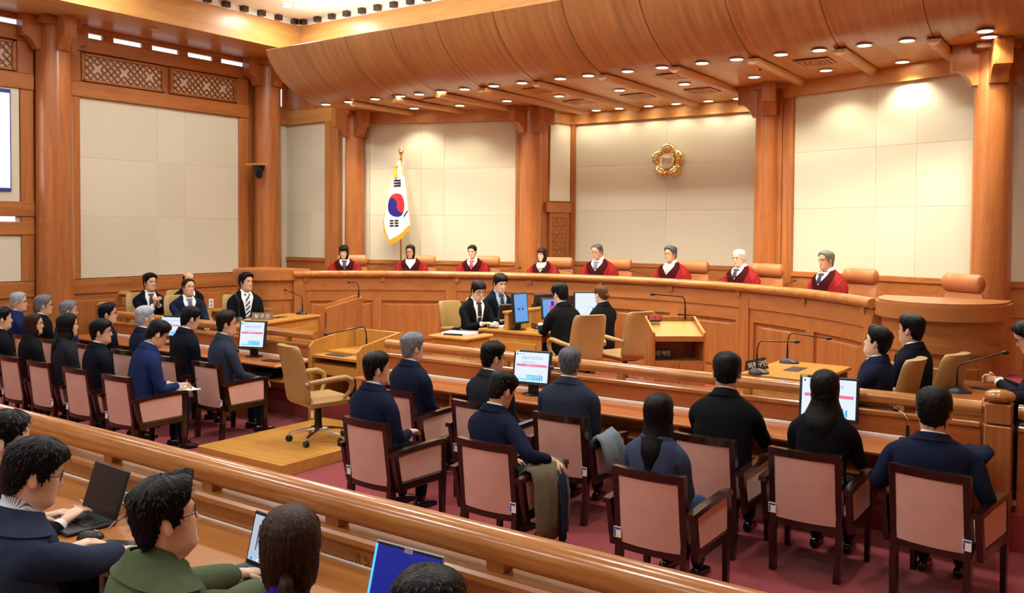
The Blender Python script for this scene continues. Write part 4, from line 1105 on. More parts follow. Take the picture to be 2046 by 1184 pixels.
    # ears
    for sd in ((-1, 1) if 'curtain' not in HAIR[hair] else ()):
        mb = MB().ball((0, 0, 0), (.009, .019, .033), 10)
        M = HM @ Matrix.Translation((sd * .079, -.012, .465 * HH)) @ Matrix.Rotation(radians(sd * -18), 4, 'Z') @ Matrix.Rotation(radians(12), 4, 'X')
        o = len(V); V.extend(M @ Vector(p) for p in mb.v)
        for f in mb.f: Fc.append(tuple(i + o for i in f)); Mi.append(0)
    me = bpy.data.meshes.new('body'); me.from_pydata([tuple(p) for p in V], [], Fc)
    for m in (skin, top, shirt, trousers, 'shoe_black'): me.materials.append(MATS[m])
    me.polygons.foreach_set('material_index', Mi); me.polygons.foreach_set('use_smooth', [True] * len(Fc))
    bm = bmesh.new(); bm.from_mesh(me); bmesh.ops.recalc_face_normals(bm, faces=bm.faces); bm.to_mesh(me); bm.free(); me.update()
    ob = bpy.data.objects.new('body', me); COL.objects.link(ob); ob.parent = root
    if smooth:
        md = ob.modifiers.new('smooth', 'SUBSURF'); md.levels = 1; md.render_levels = 1
    # ---- hair
    hs = HAIR[hair]; rnd = random.Random(seed); ph = rnd.random() * 20
    CH = Vector((0, -.006, .125))
    def hpos(th, h, t, zlow=None):
        p = HS(th, max(h, .0 if hs.get('curtain') else -.05), fem)
        if hs.get('curtain') and h < .42 and abs(th) > .7:
            q = HS(th, .42, fem); p = Vector((q.x, q.y, h * HH))
        nrm = (p - CH); 
        if h < .42: nrm.z *= .3
        return p + nrm.normalized() * t
    nrh = 34 * hres; rowsH = [(-.1 + 1.093 * i / (nrh - 1)) for i in range(nrh)]
    TH = THETA if hres == 1 else [pi * (.55 * u + .45 * u ** 3) for u in [-1 + 2 * j / (NC * hres) for j in range(NC * hres)]]
    mb = MB(); rg = []
    Tt, Ts, Tb = hs['T']
    for h in rowsH:
        r = []
        for th in TH:
            a = abs(math.degrees(th)); hl = interp1(hs['line'], a)
            base = Ts + (Tb - Ts) * sstep(100, 150, a)
            t = base + (Tt - base) * sstep(.62, .88, h)
            if 'top' in hs: t *= 1 - sstep(hs['top'] - .08, hs['top'], h)
            msk = sstep(hl - .012, hl + .035, h)
            if 'top' in hs: msk *= 1 - sstep(hs['top'] - .05, hs['top'] + .02, h)
            nz = noise.noise(Vector((th * 2.6 + ph, h * 5, seed * 1.7))) * .5 + noise.noise(Vector((th * 7 + ph, h * 9, seed))) * .25
            t = t * (1 + hs['n'] * nz) * msk - .006 * (1 - msk)
            if hs.get('curtain') and h < .4: q_ = sstep(-.1, .4, h); t = t * (.35 + .65 * q_) - .006 * (1 - q_)
            if tuft and a < 60 and h > .8: t += tuft * (1 - a / 60) * sstep(.8, .9, h) * (1 - sstep(.93, .99, h))
            r.append(HM @ hpos(th, h, t))
        rg.append(r)
    mb.loft(rg, False, True, True)
    if hs.get('curtain'):
        a0, zl, th_, back = hs['curtain']; a0 = radians(a0)
        q = 22; rows_ = 12 if zl < -.3 else 5; rr = []
        for i in range(rows_ + 1):
            h = .40 + (zl - .40) * i / rows_; o_ = []; n_ = []
            fl = 1.0 if zl > -.3 else (1 - .25 * sstep(-.1, zl, h))
            for j in range(q + 1):
                th = a0 + (2 * pi - 2 * a0) * j / q; th = th if th <= pi else th - 2 * pi
                p = HS(th, .42, fem); n2 = Vector((p.x, p.y, 0)).normalized(); wv_ = 1 + .25 * noise.noise(Vector((j * .9, h * 2.2, seed * 3.1)))
                pin = .012 * sstep(.2, -.05, h) * (1 if zl > -.3 else 0)
                yy = -back * 2.5 * sstep(.1, -.5, h) if h < .1 else 0
                pp = Vector((p.x * fl, p.y * (fl if p.y > 0 else 1) + yy, 0))
                sx = 1 + (.0 if zl > -.3 else flare * sstep(.2, -.5, h) - .12 * sstep(-.5, zl, h))
                o_.append(Vector((pp.x * sx, pp.y, h * HH)) + n2 * (((Ts - .007) * (1 - sstep(.36, -.1, h)) + th_ * sstep(.36, -.1, h)) * (1 + (wv_ - 1) * sstep(.2, -.1, h)) - pin)); n_.append(Vector((pp.x * sx, pp.y, h * HH)) + n2 * (-.012 if zl > -.3 else .002))
            taper = 1.0 if i < rows_ else .6
            rr.append([HM @ p for p in o_ + n_[::-1]])
        mb.loft(rr, True, True, True)
    if hair == 'tied' and extra == 'bun': 
        m2 = MB().ball((0, -.125, .40 * HH), (.034, .03, .034), 12); m2.xf(HM); mb.add(m2.v, m2.f)
    if extra == 'pony':
        m2 = MB().tube([(0, -.10, .30 * HH), (0, -.13, .22 * HH), (0, -.135, .0), (0, -.115, -.10), (0, -.10, -.22), (0, -.095, -.30)], [.02, .022, .026, .026, .018, .005], 12); m2.xf(HM); mb.add(m2.v, m2.f)
    if blades:
        nb_ = blades * (3 if hres > 1 else 1); made = 0; tries = 0; vs_, fs_ = [], []
        while made < nb_ and tries < nb_ * 6:
            tries += 1
            th = rnd.uniform(-pi, pi); h = rnd.uniform(.16, .97); a = abs(math.degrees(th)); hl = interp1(hs['line'], a)
            if h < hl + .05 or ('top' in hs and h > hs['top'] - .08): continue
            base = Ts + (Tb - Ts) * sstep(100, 150, a); t = base + (Tt - base) * sstep(.62, .88, h)
            p = HM @ hpos(th, h, t * .75); q = HM @ hpos(th + rnd.uniform(-.05, .05), h - .10, t * rnd.uniform(1.0, 1.3)); r_ = HM @ hpos(th, h - .06, t * 1.12)
            sdv = (q - p).cross(p - HM @ CH).normalized() * .0045 * hk
            o = len(vs_); vs_ += [p - sdv, p + sdv, r_ + sdv * .8, r_ - sdv * .8, q]; fs_ += [(o, o + 1, o + 2, o + 3), (o + 3, o + 2, o + 4)]; made += 1
        mb.add(vs_, fs_)
    hob = mb.build('hair', hmat, root, True, 2.0); hob['kind'] = 'stuff'
    # ---- face details
    def fpatch(t0, t1, h0, h1, off, n=6, bow=0.0, mi=0, dst=None):
        vs = []; fs = []
        for i in range(n + 1):
            u = i / n; th = t0 + (t1 - t0) * u; e = sin(pi * u) ** .6 if 0 < u < 1 else 0.05
            mid = (h0 + h1) / 2 + bow * (1 - (2 * u - 1) ** 2); hw = (h1 - h0) / 2 * e
            vs.append(HM @ (HS(th, mid - hw, fem) + Vector((0, off, 0)))); vs.append(HM @ (HS(th, mid + hw, fem) + Vector((0, off, 0))))
        for i in range(n): fs.append((2 * i, 2 * i + 2, 2 * i + 3, 2 * i + 1))
        dst.add(vs, fs, mi)
    if face:
        for s in (-1, 1):
            m = MB(); fpatch(s * .24, s * .52, .512, .552, .0015, 6, 0, 0, m); fpatch(s * .33, s * .45, .512, .556, .003, 5, 0, 1, m); fpatch(s * .22, s * .55, .548, .562, .003, 6, .006, 1, m)
            m.build('eye', ['eye_white', 'eye_dark'], root)
            m = MB(); fpatch(s * .16, s * .60, .606, .632, .0035, 6, .008, 0, m)
            m.build('eyebrow', hmat if hmat != 'hair_white' else 'hair_grey', root)
        m = MB(); fpatch(-.26, .26, .183, .228, .0025, 8, -.004, 0, m); m.build('mouth', 'lips', root)
    if glasses:
        m = MB(); gy = HS(.36, .53).y + .016
        for s in (-1, 1):
            cx_ = s * .033
            m.tube([(cx_ + .024 * cos(2 * pi * i / 14), gy - .006 * abs(cos(2 * pi * i / 14)) * (1 if cos(2 * pi * i / 14) * s > 0 else 0), .525 * HH + .018 * sin(2 * pi * i / 14)) for i in range(15)], .0018, 5)
            m.tube([(s * .057, gy - .006, .54 * HH), (s * .080, .03, .545 * HH), (s * .083, -.015, .53 * HH)], .0017, 5)
        m.tube([(-.011, gy, .535 * HH), (.011, gy, .535 * HH)], .0017, 5)
        m.xf(HM).build('glasses', glasses, root, True)
    # ---- clothing front
    def tpatch(rows, off, nm, mat, n=8):
        """rows: (s, th0, th1)"""
        vs = []; fs = []
        for (s, a, b) in rows:
            for i in range(n + 1): vs.append(TS(s, radians(a + (b - a) * i / n), off))
        for r in range(len(rows) - 1):
            for i in range(n): fs.append((r * (n + 1) + i, r * (n + 1) + i + 1, (r + 1) * (n + 1) + i + 1, (r + 1) * (n + 1) + i))
        return MB().add(vs, fs).build(nm, mat, root, True)
    if outfit in ('suit', 'coat'):
        vs = []; rows_ = [(.585, .002), (.592, .010), (.612, .010), (.630, .009), (.636, .004)] if outfit == 'suit' else [(.55, .002), (.556, .012), (.585, .014), (.612, .015), (.630, .010), (.628, .002)]
        for (s, o_) in rows_:
            for i in range(25): vs.append(TS(min(s, .628), radians(62 + 236 * i / 24), o_) + Vector((0, 0, max(0, s - .628) * k)))
        MB().add(vs, [(r * 25 + i, r * 25 + i + 1, (r + 1) * 25 + i + 1, (r + 1) * 25 + i) for r in range(len(rows_) - 1) for i in range(24)]).build('jacket_collar', top, root, True)
    if front:
        if outfit == 'robe':
            tpatch([(.10, -20, 20), (.25, -22, 22), (.38, -28, 28), (.46, -34, 34), (.52, -44, 44), (.565, -60, 60), (.59, -82, 82), (.615, -110, 110)], .008, 'velvet_front', 'robe_velvet', 14)
            tpatch([(.46, -1, 1), (.50, -8, 8), (.54, -18, 18), (.575, -30, 30), (.60, -46, 46), (.618, -58, 58)], .013, 'shirt_front', shirt, 8)
        else:
            tpatch([(.22, -1, 1), (.30, -9, 9), (.40, -14, 14), (.48, -18, 18), (.54, -24, 24), (.58, -33, 33), (.61, -50, 50), (.626, -56, 56)], .005, 'shirt_front', shirt, 8)
            for s in (-1, 1):
                tpatch([(.21, s * 1, s * 6), (.30, s * 9, s * 22), (.40, s * 14, s * 31), (.47, s * 17, s * 40), (.485, s * 18, s * 31), (.54, s * 24, s * 42), (.59, s * 38, s * 62), (.62, s * 56, s * 90)], .010, 'lapel', top, 3)
        if tie:
            lo = .475 if outfit == 'robe' else .24
            tpatch([(lo, -3, 3), (lo + .02, -9, 9), (max(.46, lo + .025), -8, 8), (.545, -8, 8), (.565, -7, 7), (.57, -16, 16), (.60, -22, 22), (.605, -20, 20)], .018 if outfit == 'robe' else .012, 'tie', tie, 4)
    return root

# ------------------------------------------------------------------- who sits where
P = make_person
DESKARMS = dict(armL=(-.14, .40, .775), armR=(.14, .40, .775))
LAP = dict(armL=(-.09, .28, .60), armR=(.09, .28, .60))
g1 = 'seated spectators in the front row'; g2 = 'seated spectators in the second row'
# front row, right of the stand
P('grey-haired man in navy suit in the chair nearest right of the witness stand', -5.60, 6.28, 0, -4, 1.34, 'suit_navy', 'parted', 'hair_grey', yaw=-12, seed=3, group=g1, **LAP)
P('man in charcoal suit with thinning black hair left of the middle monitor', -4.66, 6.28, 0, -4, 1.335, 'suit_charcoal', 'short', 'hair_black', yaw=-22, pitch=4, glasses='frame_dark', seed=4, group=g1, trousers='suit_charcoal', **LAP)
P('grey-haired man in blue-black suit right of the middle monitor', -3.84, 6.28, 0, 10, 1.36, 'suit_slate', 'crop', 'hair_salt', yaw=14, seed=5, group=g1, wide=1.08, **LAP)
P('man in plain black suit leaning over the counter, both ears showing', -2.50, 6.30, 0, 8, 1.43, 'suit_black', 'crop', 'hair_black', yaw=10, pitch=12, lean=8, seed=6, hsc=1.12, group=g1, armL=(-.15, .5, .77), armR=(.2, .5, .77), wide=1.08)
P('woman with long wavy black hair before the right monitor', -1.76, 6.28, 0, 5, 1.36, 'suit_black', 'long', 'hair_black', fem=True, flare=.7, seed=7, group=g1, lean=3, **DESKARMS)
P('man in navy suit in the rightmost front-row chair', -1.05, 6.26, 0, 0, 1.33, 'suit_navy', 'crop', 'hair_black', yaw=6, pitch=6, seed=8, group=g1, wide=1.28, hsc=1.2, armL=(-.29, .16, .68), armR=(.29, .16, .68))
# second row, right
P('man in navy suit with thinning crown right of the wooden platform', -5.03, 5.20, 0, -6, 1.33, 'suit_navy', 'short', 'hair_black', yaw=-26, seed=9, group=g2, wide=1.06, armL=(-.1, .28, .6), armR=(.16, .25, .68))
P('man in navy suit looking down with his right hand over the armrest', -3.81, 5.20, 0, -8, 1.30, 'suit_navy', 'short', 'hair_black', yaw=-6, pitch=24, seed=10, group=g2, armL=(-.1, .28, .6), armR=(.40, .17, .70), handR=((.75, .3, -.5), (-.5, .1, -.8)), poleR=(.5, -.6, -.2), curl=.45)
P('woman with straight black hair and slate blouse in the second row', -2.50, 5.18, 0, 0, 1.28, 'blouse_slate', 'long', 'hair_black', fem=True, yaw=6, seed=11, group=g2, trousers='jeans', **LAP)
# front row, left
P('man in slate suit and glasses nearest left of the empty swivel chair', -8.46, 6.28, 0, -14, 1.38, 'suit_slate', 'parted', 'hair_dark', yaw=-22, glasses='frame_dark', lean=3, seed=12, group=g1, armL=(-.1, .30, .62), armR=(.22, .36, .62), trousers='trousers_navy')
P('man with neat black hair and navy suit bowing his head slightly', -9.18, 6.28, 0, -6, 1.40, 'suit_ink', 'short', 'hair_black', yaw=-10, pitch=14, seed=13, group=g1, lean=3, **LAP)
P('silver-haired man behind the man writing in a notebook', -10.0, 6.28, 0, -6, 1.35, 'suit_navy', 'parted', 'hair_silver', yaw=-14, seed=14, group=g1, **LAP)
P('black-haired man with glasses before the small left monitor', -10.84, 6.28, 0, -10, 1.35, 'suit_ink', 'short', 'hair_black', yaw=-26, glasses='frame_dark', seed=15, group=g1, **LAP)
P('grey-haired man in blue suit third from the left wall', -11.80, 6.28, 0, -10, 1.33, 'suit_blue', 'short', 'hair_grey', yaw=-20, glasses='frame_gold', seed=16, group=g1, **LAP)
P('grey-haired man in black suit second from the left wall', -12.46, 6.28, 0, -8, 1.37, 'suit_black', 'parted', 'hair_grey', yaw=-18, glasses='frame_dark', seed=17, group=g1, **LAP)
P('silver-haired man in blue suit nearest the left wall', -13.16, 6.28, 0, -12, 1.38, 'suit_blue', 'short', 'hair_silver', yaw=-34, glasses='frame_dark', seed=18, group=g1, **LAP)
# second row, left
P('person in black suit cut by the left edge', -11.33, 5.20, 0, -6, 1.34, 'suit_black', 'short', 'hair_black', yaw=-12, seed=19, group=g2, **LAP)
P('woman with brown bob hair in the second row', -10.56, 5.20, 0, -8, 1.32, 'suit_black', 'bob', 'hair_brown', fem=True, yaw=-30, glasses='frame_gold', seed=20, group=g2, **LAP)
P('woman with long black hair in charcoal jacket on the left', -9.80, 5.20, 0, -8, 1.36, 'suit_charcoal', 'long', 'hair_black', fem=True, yaw=-26, seed=21, group=g2, **LAP)
P('young man with bowl-cut hair and round glasses', -9.12, 5.20, 0, -10, 1.34, 'suit_ink', 'fringe', 'hair_black', yaw=-30, glasses='frame_dark', seed=22, group=g2, **LAP)
P('man in blue suit writing in an open notebook on his lap', -8.40, 5.22, 0, -12, 1.39, 'suit_blue', 'short', 'hair_black', yaw=-10, pitch=28, lean=10, glasses='frame_dark', seed=23, group=g2, shirt='shirt_striped', armL=(-.06, .36, .68), armR=(.16, .36, .70), trousers='trousers_navy')
# petitioners' side
P('man in navy suit with hands clasped before his chin', -12.55, 7.98, WELL, -106, 1.33, 'suit_ink', 'parted', 'hair_black', front=True, yaw=16, seed=24, tie='tie_navy', armL=(-.025, .38, .89), armR=(.035, .38, .89), handL=((.2, .3, .9), (1, 0, 0)), handR=((-.2, .3, .9), (-1, 0, 0)), curl=.7, legs=True)
P('bald man in black suit with glasses behind the others', -12.62, 8.72, WELL, -106, 1.34, 'suit_black', 'bald', 'hair_dark', front=True, yaw=0, glasses='frame_gold', seed=25, tie='tie_navy', armL=(-.03, .34, .72), armR=(.03, .34, .72))
P('heavy-set man in navy suit and grey tie at the left railing', -11.62, 8.02, WELL, -106, 1.29, 'suit_navy', 'crop', 'hair_dark', front=True, yaw=12, seed=26, tie='tie_grey', armL=(-.15, .38, .66), armR=(.18, .42, .66), wide=1.12)
P('man in black suit with striped tie behind the petitioner nameplate', -11.12, 8.68, WELL, -108, 1.365, 'suit_black', 'parted', 'hair_black', front=True, yaw=22, seed=27, tie='tie_stripe', armL=(-.14, .30, .64), armR=(.14, .30, .64), wide=1.05)
# clerks
P('clerk with round glasses writing at the clerks desk', -7.62, 9.88, WELL, -110, 1.35, 'suit_black', 'fringe', 'hair_black', front=True, skin='skin_pale', yaw=-2, pitch=20, glasses='frame_dark', seed=28, tie='tie_navy', armL=(-.12, .36, .77), armR=(.10, .40, .78), lean=4)
P('young clerk in dark suit with light blue shirt behind the writing clerk', -7.74, 10.62, WELL, -112, 1.41, 'suit_ink', 'fringe', 'hair_black', front=True, skin='skin_pale', shirt='shirt_lightblue', yaw=-2, pitch=16, seed=29, tie='tie_navy', armL=(-.12, .34, .76), armR=(.12, .34, .76))
P('clerk in black suit typing, seen from behind', -5.98, 9.68, WELL, 66, 1.37, 'suit_black', 'fringe', 'hair_black', skin='skin_pale', yaw=4, pitch=14, glasses='frame_gold', seed=30, armL=(-.10, .42, .80), armR=(.10, .42, .80), lean=6)
P('woman clerk in black jacket with auburn bun', -5.92, 10.55, WELL, 72, 1.31, 'suit_black', 'tied', 'hair_auburn', skin='skin_pale', fem=True, yaw=2, pitch=8, seed=31, extra='bun', armL=(-.1, .30, .62), armR=(.1, .30, .62))
# respondents' side
P('man in navy suit and pink tie gazing up at the bench', -1.82, 7.86, WELL, 84, 1.26, 'suit_navy', 'short', 'hair_black', skin='skin_pale', front=True, yaw=-2, pitch=-14, lean=-6, glasses='frame_dark', seed=32, tie='tie_pink', armL=(-.08, .30, .66), armR=(.08, .30, .66), tuft=.015)
P('man in dark suit with glasses beside the man gazing up', -1.60, 8.46, WELL, 74, 1.32, 'suit_ink', 'short', 'hair_black', front=True, yaw=0, pitch=-4, glasses='frame_gold', seed=33, tie='tie_navy', armL=(-.08, .30, .64), armR=(.08, .30, .64))
P('man with glasses leaning over clasped hands at the right edge', -.52, 8.66, WELL, 92, 1.34, 'suit_charcoal', 'short', 'hair_black', front=True, yaw=2, pitch=26, lean=12, glasses='frame_dark', seed=34, tie='tie_navy', armL=(-.03, .44, .80), armR=(.03, .44, .80), handL=((.35, .9, .1), (.8, -.3, -.4)), handR=((-.35, .9, .1), (-.8, -.3, -.4)), curl=.75)
P('person in dark suit past the right edge with hands on the table', -.36, 7.98, WELL, 92, 1.30, 'suit_ink', 'short', 'hair_black', front=True, yaw=0, lean=6, seed=35, tie='tie_navy', armL=(-.05, .52, .775), armR=(.05, .52, .775), curl=.6)
# judges
JD = [dict(hair='bobfringe', hmat='hair_black', fem=True, pitch=16, yaw=-14, tie='tie_navy', skin='skin_pale'), dict(hair='bob', hmat='hair_dark', fem=True, pitch=12, yaw=-10, tie=None, glasses='frame_gold'), dict(hair='tied', hmat='hair_dark', fem=True, pitch=14, yaw=-6, tie='tie_red', skin='skin_pale'),
      dict(hair='bobfringe', hmat='hair_brown', fem=True, pitch=4, yaw=-14, tie='tie_silver', skin='skin_pale', glasses='frame_gold'), dict(hair='crop', hmat='hair_salt', pitch=16, yaw=-14, tie='tie_grey', glasses='frame_gold'), dict(hair='short', hmat='hair_salt', pitch=4, yaw=-8, tie='tie_silver', glasses='frame_gold'),
      dict(hair='crop', hmat='hair_white', pitch=10, yaw=-4, tie='tie_navy', glasses='frame_gold', skin='skin_pale'), dict(hair='short', hmat='hair_olive', pitch=2, yaw=0, tie='tie_navy', glasses='frame_dark')]
JT = [1.32, 1.33, 1.34, 1.30, 1.38, 1.36, 1.34, 1.35]
JLAB = ['judge in red robe with black bob and fringe, first from the left', 'judge in red robe with glasses and short bob, beside the flag', 'judge in red robe with hair tied back', 'judge in red robe with brown bob and fringe before the lattice door',
        'judge in red robe with short salt-and-pepper hair looking down', 'judge in red robe with grey-streaked hair under the emblem', 'white-haired judge in red robe', 'grey-haired judge in red robe at the right end of the row']
for a, d, z_, l_ in zip(JUDGE_ANG, JD, JT, JLAB):
    x_, y_ = arc(6.20, a)
    P(l_, x_, y_, DAIS, 180 - a, z_, 'robe_red', outfit='robe', front=True, legs=False, armL=(-.17, .24, .80), armR=(.17, .24, .80), seed=int(a + 90), group='judges in red robes', trousers='robe_red', smooth=False, hsc=.88, **d)
# press gallery
GZ = .25
P('reporter with glasses in black at the left edge of the press desk', -4.20, 1.86, GZ, -2, 1.25, 'suit_black', 'short', 'hair_black', skin='skin_pale', yaw=-26, pitch=10, glasses='frame_gold', hres=2, seed=40, armL=(.08, .22, .75), armR=(.22, .24, .755), lean=4, front=False)
P('reporter in navy coat with striped collar and mop of black hair', -3.42, 1.58, GZ, -6, 1.29, 'coat_navy', 'fringe', 'hair_black', skin='skin_pale', outfit='coat', shirt='shirt_striped', yaw=-14, pitch=14, glasses='frame_dark', hres=2, seed=41, armL=(-.2, .30, .76), armR=(-.05, .50, .745), lean=5, wide=1.02, trousers='jeans', poleR=(.7, -.4, -.6))
P('reporter in green overshirt with spiky black hair and dark glasses', -2.60, 1.66, GZ, -8, 1.26, 'shirt_green', 'short', 'hair_black', skin='skin_pale', outfit='coat', shirt='shirt_green', yaw=-16, pitch=-6, glasses='frame_dark', hres=2, seed=42, armL=(-.26, .48, .765), armR=(-.10, .52, .765), tuft=.03, lean=3, wide=1.02, poleR=(.8, -.3, -.5), curl=.3)
P('woman reporter with dark brown hair tied low and violet collar', -1.94, 1.66, GZ, 20, 1.295, 'suit_black', 'lowpony', 'hair_brown', skin='skin_pale', fem=True, outfit='turtle', shirt='knit_violet', yaw=24, pitch=4, hres=2, seed=43, extra='pony', armL=(-.25, .48, .755), armR=(-.1, .5, .755))
P('black-haired reporter low in the frame before the blue laptop', -1.42, 1.64, GZ, 10, 1.23, 'suit_black', 'short', 'hair_black', skin='skin_pale', yaw=16, pitch=10, hres=2, seed=44, armL=(-.2, .42, .755), armR=(.1, .44, .755))
# tan chairs in the well
put_tan(-12.62, 7.99, -104, 'tan swivel chair of the man with clasped hands'); put_tan(-12.68, 8.74, -104, 'tan swivel chair of the bald man'); put_tan(-11.68, 8.04, -104, 'tan swivel chair of the heavy-set man')
put_tan(-11.14, 8.69, -104, 'tan swivel chair of the man with the striped tie'); put_tan(-7.75, 9.86, -96, 'tan swivel chair of the writing clerk'); put_tan(-7.86, 10.62, -100, 'tan swivel chair of the young clerk')
put_tan(-5.72, 9.56, 58, 'tan swivel chair of the typing clerk'); put_tan(-5.45, 10.32, 66, 'tan swivel chair of the woman clerk')
put_tan(-1.80, 7.86, 84, 'tan swivel chair of the man gazing up'); put_tan(-1.56, 8.47, 74, 'tan swivel chair of the man beside him'); put_tan(-.38, 8.66, 92, 'tan swivel chair at the right edge'); put_tan(-.24, 7.98, 92, 'tan swivel chair past the right edge')
pc = ['gallery chair of the reporter at the left edge', 'gallery chair of the reporter in the navy coat', 'gallery chair of the reporter in green', 'gallery chair of the woman reporter', 'gallery chair of the reporter low in the frame']
for (x_, y_), l_ in zip(((-3.98, 1.86), (-3.28, 1.62), (-2.60, 1.66), (-1.96, 1.66), (-1.42, 1.64)), pc):
    t = thing('gallery_chair', l_, 'chair', (x_, y_ - .02, GZ), 0, 'fixed gallery chairs')
    MB().box(-.22, .22, -.2, .2, .38, .45, .02).build('seat', 'pink_fabric', t); MB().box(-.04, .04, -.04, .04, 0, .38, .004).build('pedestal', 'chair_wood', t)
    MB().box(-.22, .22, -.27, -.22, .42, .72, .02).build('backrest', 'pink_fabric', t)

# =================================================================== DESKS, LECTERNS AND THINGS ON THEM
def wdesk(label, x, y, rz, w, d, h, front_panel=True, mat='desk_light'):
    """w along local x, d along local y; people sit on the -y side"""
    t = thing('desk', label, 'desk', (x, y, WELL), radians(rz))
    MB().box(-w / 2, w / 2, -d / 2, d / 2, h - .035, h, .006).build('top', mat, t)
    MB().box(-w / 2 + .02, w / 2 - .02, d / 2 - .06, d / 2 - .03, .02, h - .035, .004).build('front_panel', 'desk_light_v', t)
    for s in (-1, 1):
        MB().box(s * (w / 2 - .035) - .018, s * (w / 2 - .035) + .018, -d / 2 + .03, d / 2 - .03, 0, h - .035, .004).build('side_panel', 'desk_light_v', t)
        MB().box(s * (w / 2 - .016) - .006, s * (w / 2 - .016) + .006, -d / 2 + .1, d / 2 - .1, .12, h - .14, .003).build('raised_panel', 'desk_light', t)
    MB().box(-w / 2 + .12, w / 2 - .12, d / 2 - .03, d / 2 - .018, .12, h - .14, .004).build('raised_panel', 'desk_light', t)
    return t
DZ = .73
wdesk("petitioners' wooden desk with nameplate and two microphones", -10.50, 8.80, -78, 1.3, .62, DZ)
wdesk('small side desk by the left wall under the socket', -12.05, 8.75, -80, .7, .5, DZ) if False else None
sd = thing('side_table', 'low wooden side table by the left wall below the socket', 'table', (-12.2, 9.45, WELL), radians(8))
MB().box(-.55, .45, -.25, .28, .66, .70, .006).build('top', 'desk_light', sd); MB().box(-.5, .4, -.2, .23, 0, .66, .004).build('body', 'desk_light_v', sd)
rd = wdesk("respondents' wooden desk with nameplate and cable plate", -2.66, 8.6, 88, 1.05, .72, DZ)
MB().box(-.14, .14, -.05, .09, DZ, DZ + .006, .002).build('cable_plate', 'dark_plastic', rd)
rr_ = wdesk('wooden desk at the right edge with a microphone', -1.02, 8.32, 90, 1.25, .52, DZ, mat='desk_x')
CPL = wdesk if False else None
MB().box(-.12, .12, -.06, .08, DZ, DZ + .006, .002).build('cable_plate', 'dark_plastic', bpy.data.objects['desk'])
# clerks' island
ck = thing('clerk_desk', 'clerks wooden desk island with a dividing screen along its middle', 'desk', (-6.85, 10.2, WELL), 0)
MB().box(-.42, .62, -.68, .85, DZ - .035, DZ, .006).build('top', 'desk_light', ck)
MB().box(-.38, .58, -.64, -.61, 0, DZ - .035, .004).build('front_panel', 'desk_light_v', ck); MB().box(-.30, .50, -.655, -.64, .12, DZ - .15, .006).build('raised_panel', 'desk_light', ck)
MB().box(-.38, .58, .78, .81, 0, DZ - .035, .004).build('rear_panel', 'desk_light_v', ck)
MB().box(-.02, .02, -.6, .8, 0, DZ - .035, .004).build('middle_panel', 'desk_light_v', ck)
MB().box(-.045, .02, -.60, .83, DZ, DZ + .24, .006).build('divider', 'desk_light', ck); MB().box(-.065, .04, -.62, .85, DZ + .22, DZ + .25, .006).build('divider_cap', 'desk_light', ck)
cb = thing('side_cabinet', 'small wooden cabinet with laptop on top beside the clerks desk', 'cabinet', (-7.06, 8.93, WELL), 0)
MB().box(-.33, .30, -.32, .26, .68, .72, .012).build('top', 'desk_light', cb); MB().box(-.29, .26, -.28, .22, 0, .68, .005).build('body', 'desk_light_v', cb)
MB().box(-.23, .20, -.292, -.28, .1, .58, .008).build('door', 'desk_light', cb); MB().box(.26, .272, -.22, .16, .1, .58, .008).build('side_field', 'desk_light', cb)

def lectern(label, x, y, rz, light='desk_light'):
    t = thing('lectern', label, 'lectern', (x, y, WELL), radians(rz))
    w, d = .29, .25; zf, zb = .95, 1.09
    sp = [(-d, 0), (-d, zf), (d - .03, zb), (d, zb), (d, 0)]
    MB().profx(sp, -w, -w + .022).build('side_panel', 'bench_v', t); MB().profx(sp, w - .022, w).build('side_panel', 'bench_v', t)
    MB().box(-w + .022, w - .022, d - .025, d, 0, zb, .003).build('front_panel', 'bench_v', t)
    M = Matrix.Translation((0, -.01, (zf + zb) / 2 - .055)) @ Matrix.Rotation(atan2(zb - zf, 2 * d), 4, 'X')
    MB().box(-w + .022, w - .022, -d + .005, d - .02, -.01, .01, .003, 0, M).build('sloped_top', light, t)
    MB().box(-w + .022, w - .022, -d, -d + .02, zf - .09, zf - .03, .003).build('lip', 'bench_x', t)
    MB().box(-w + .022, w - .022, -d + .02, d - .03, .62, .64, .002).build('shelf', 'bench_x', t)
    for s in (-1, 1):
        dr_ = MB().box(s * .003, s * (w - .024), -d + .004, -d + .022, .06, .62, .003).build('door', 'bench_v', t)
        MB().box(s * .012, s * .022, -d - .01, -d + .004, .46, .54, .002).build('door_pull', 'dark_plastic', dr_)
    MB().box(-w + .022, w - .022, -d + .05, d - .03, 0, .06, .002).build('plinth', 'bench_x', t)
    for s in (-1, 1):
        M2 = Matrix.Translation((s * (w - .011), -.015, (zf + zb) / 2 + .002)) @ Matrix.Rotation(atan2(zb - zf, 2 * d - .03), 4, 'X')
        MB().box(-.012, .012, -d + .012, d - .012, -.004, .006, .002, 0, M2).build('edge_trim', light, t)
    return t
lr = lectern('wooden lectern with open shelf and red timer right of the clerks', -4.2, 9.12, 38)
ll = lectern('wooden lectern seen from its side left of the witness stand', -9.3, 8.98, -40)
mb = MB()
for i in range(3):
    for j in range(3): mb.box(-.27 + j * .045, -.24 + j * .045, .25, .256, .16 + i * .045, .19 + i * .045, .001)
mb.build('fret_ornament', 'desk_light', ll)
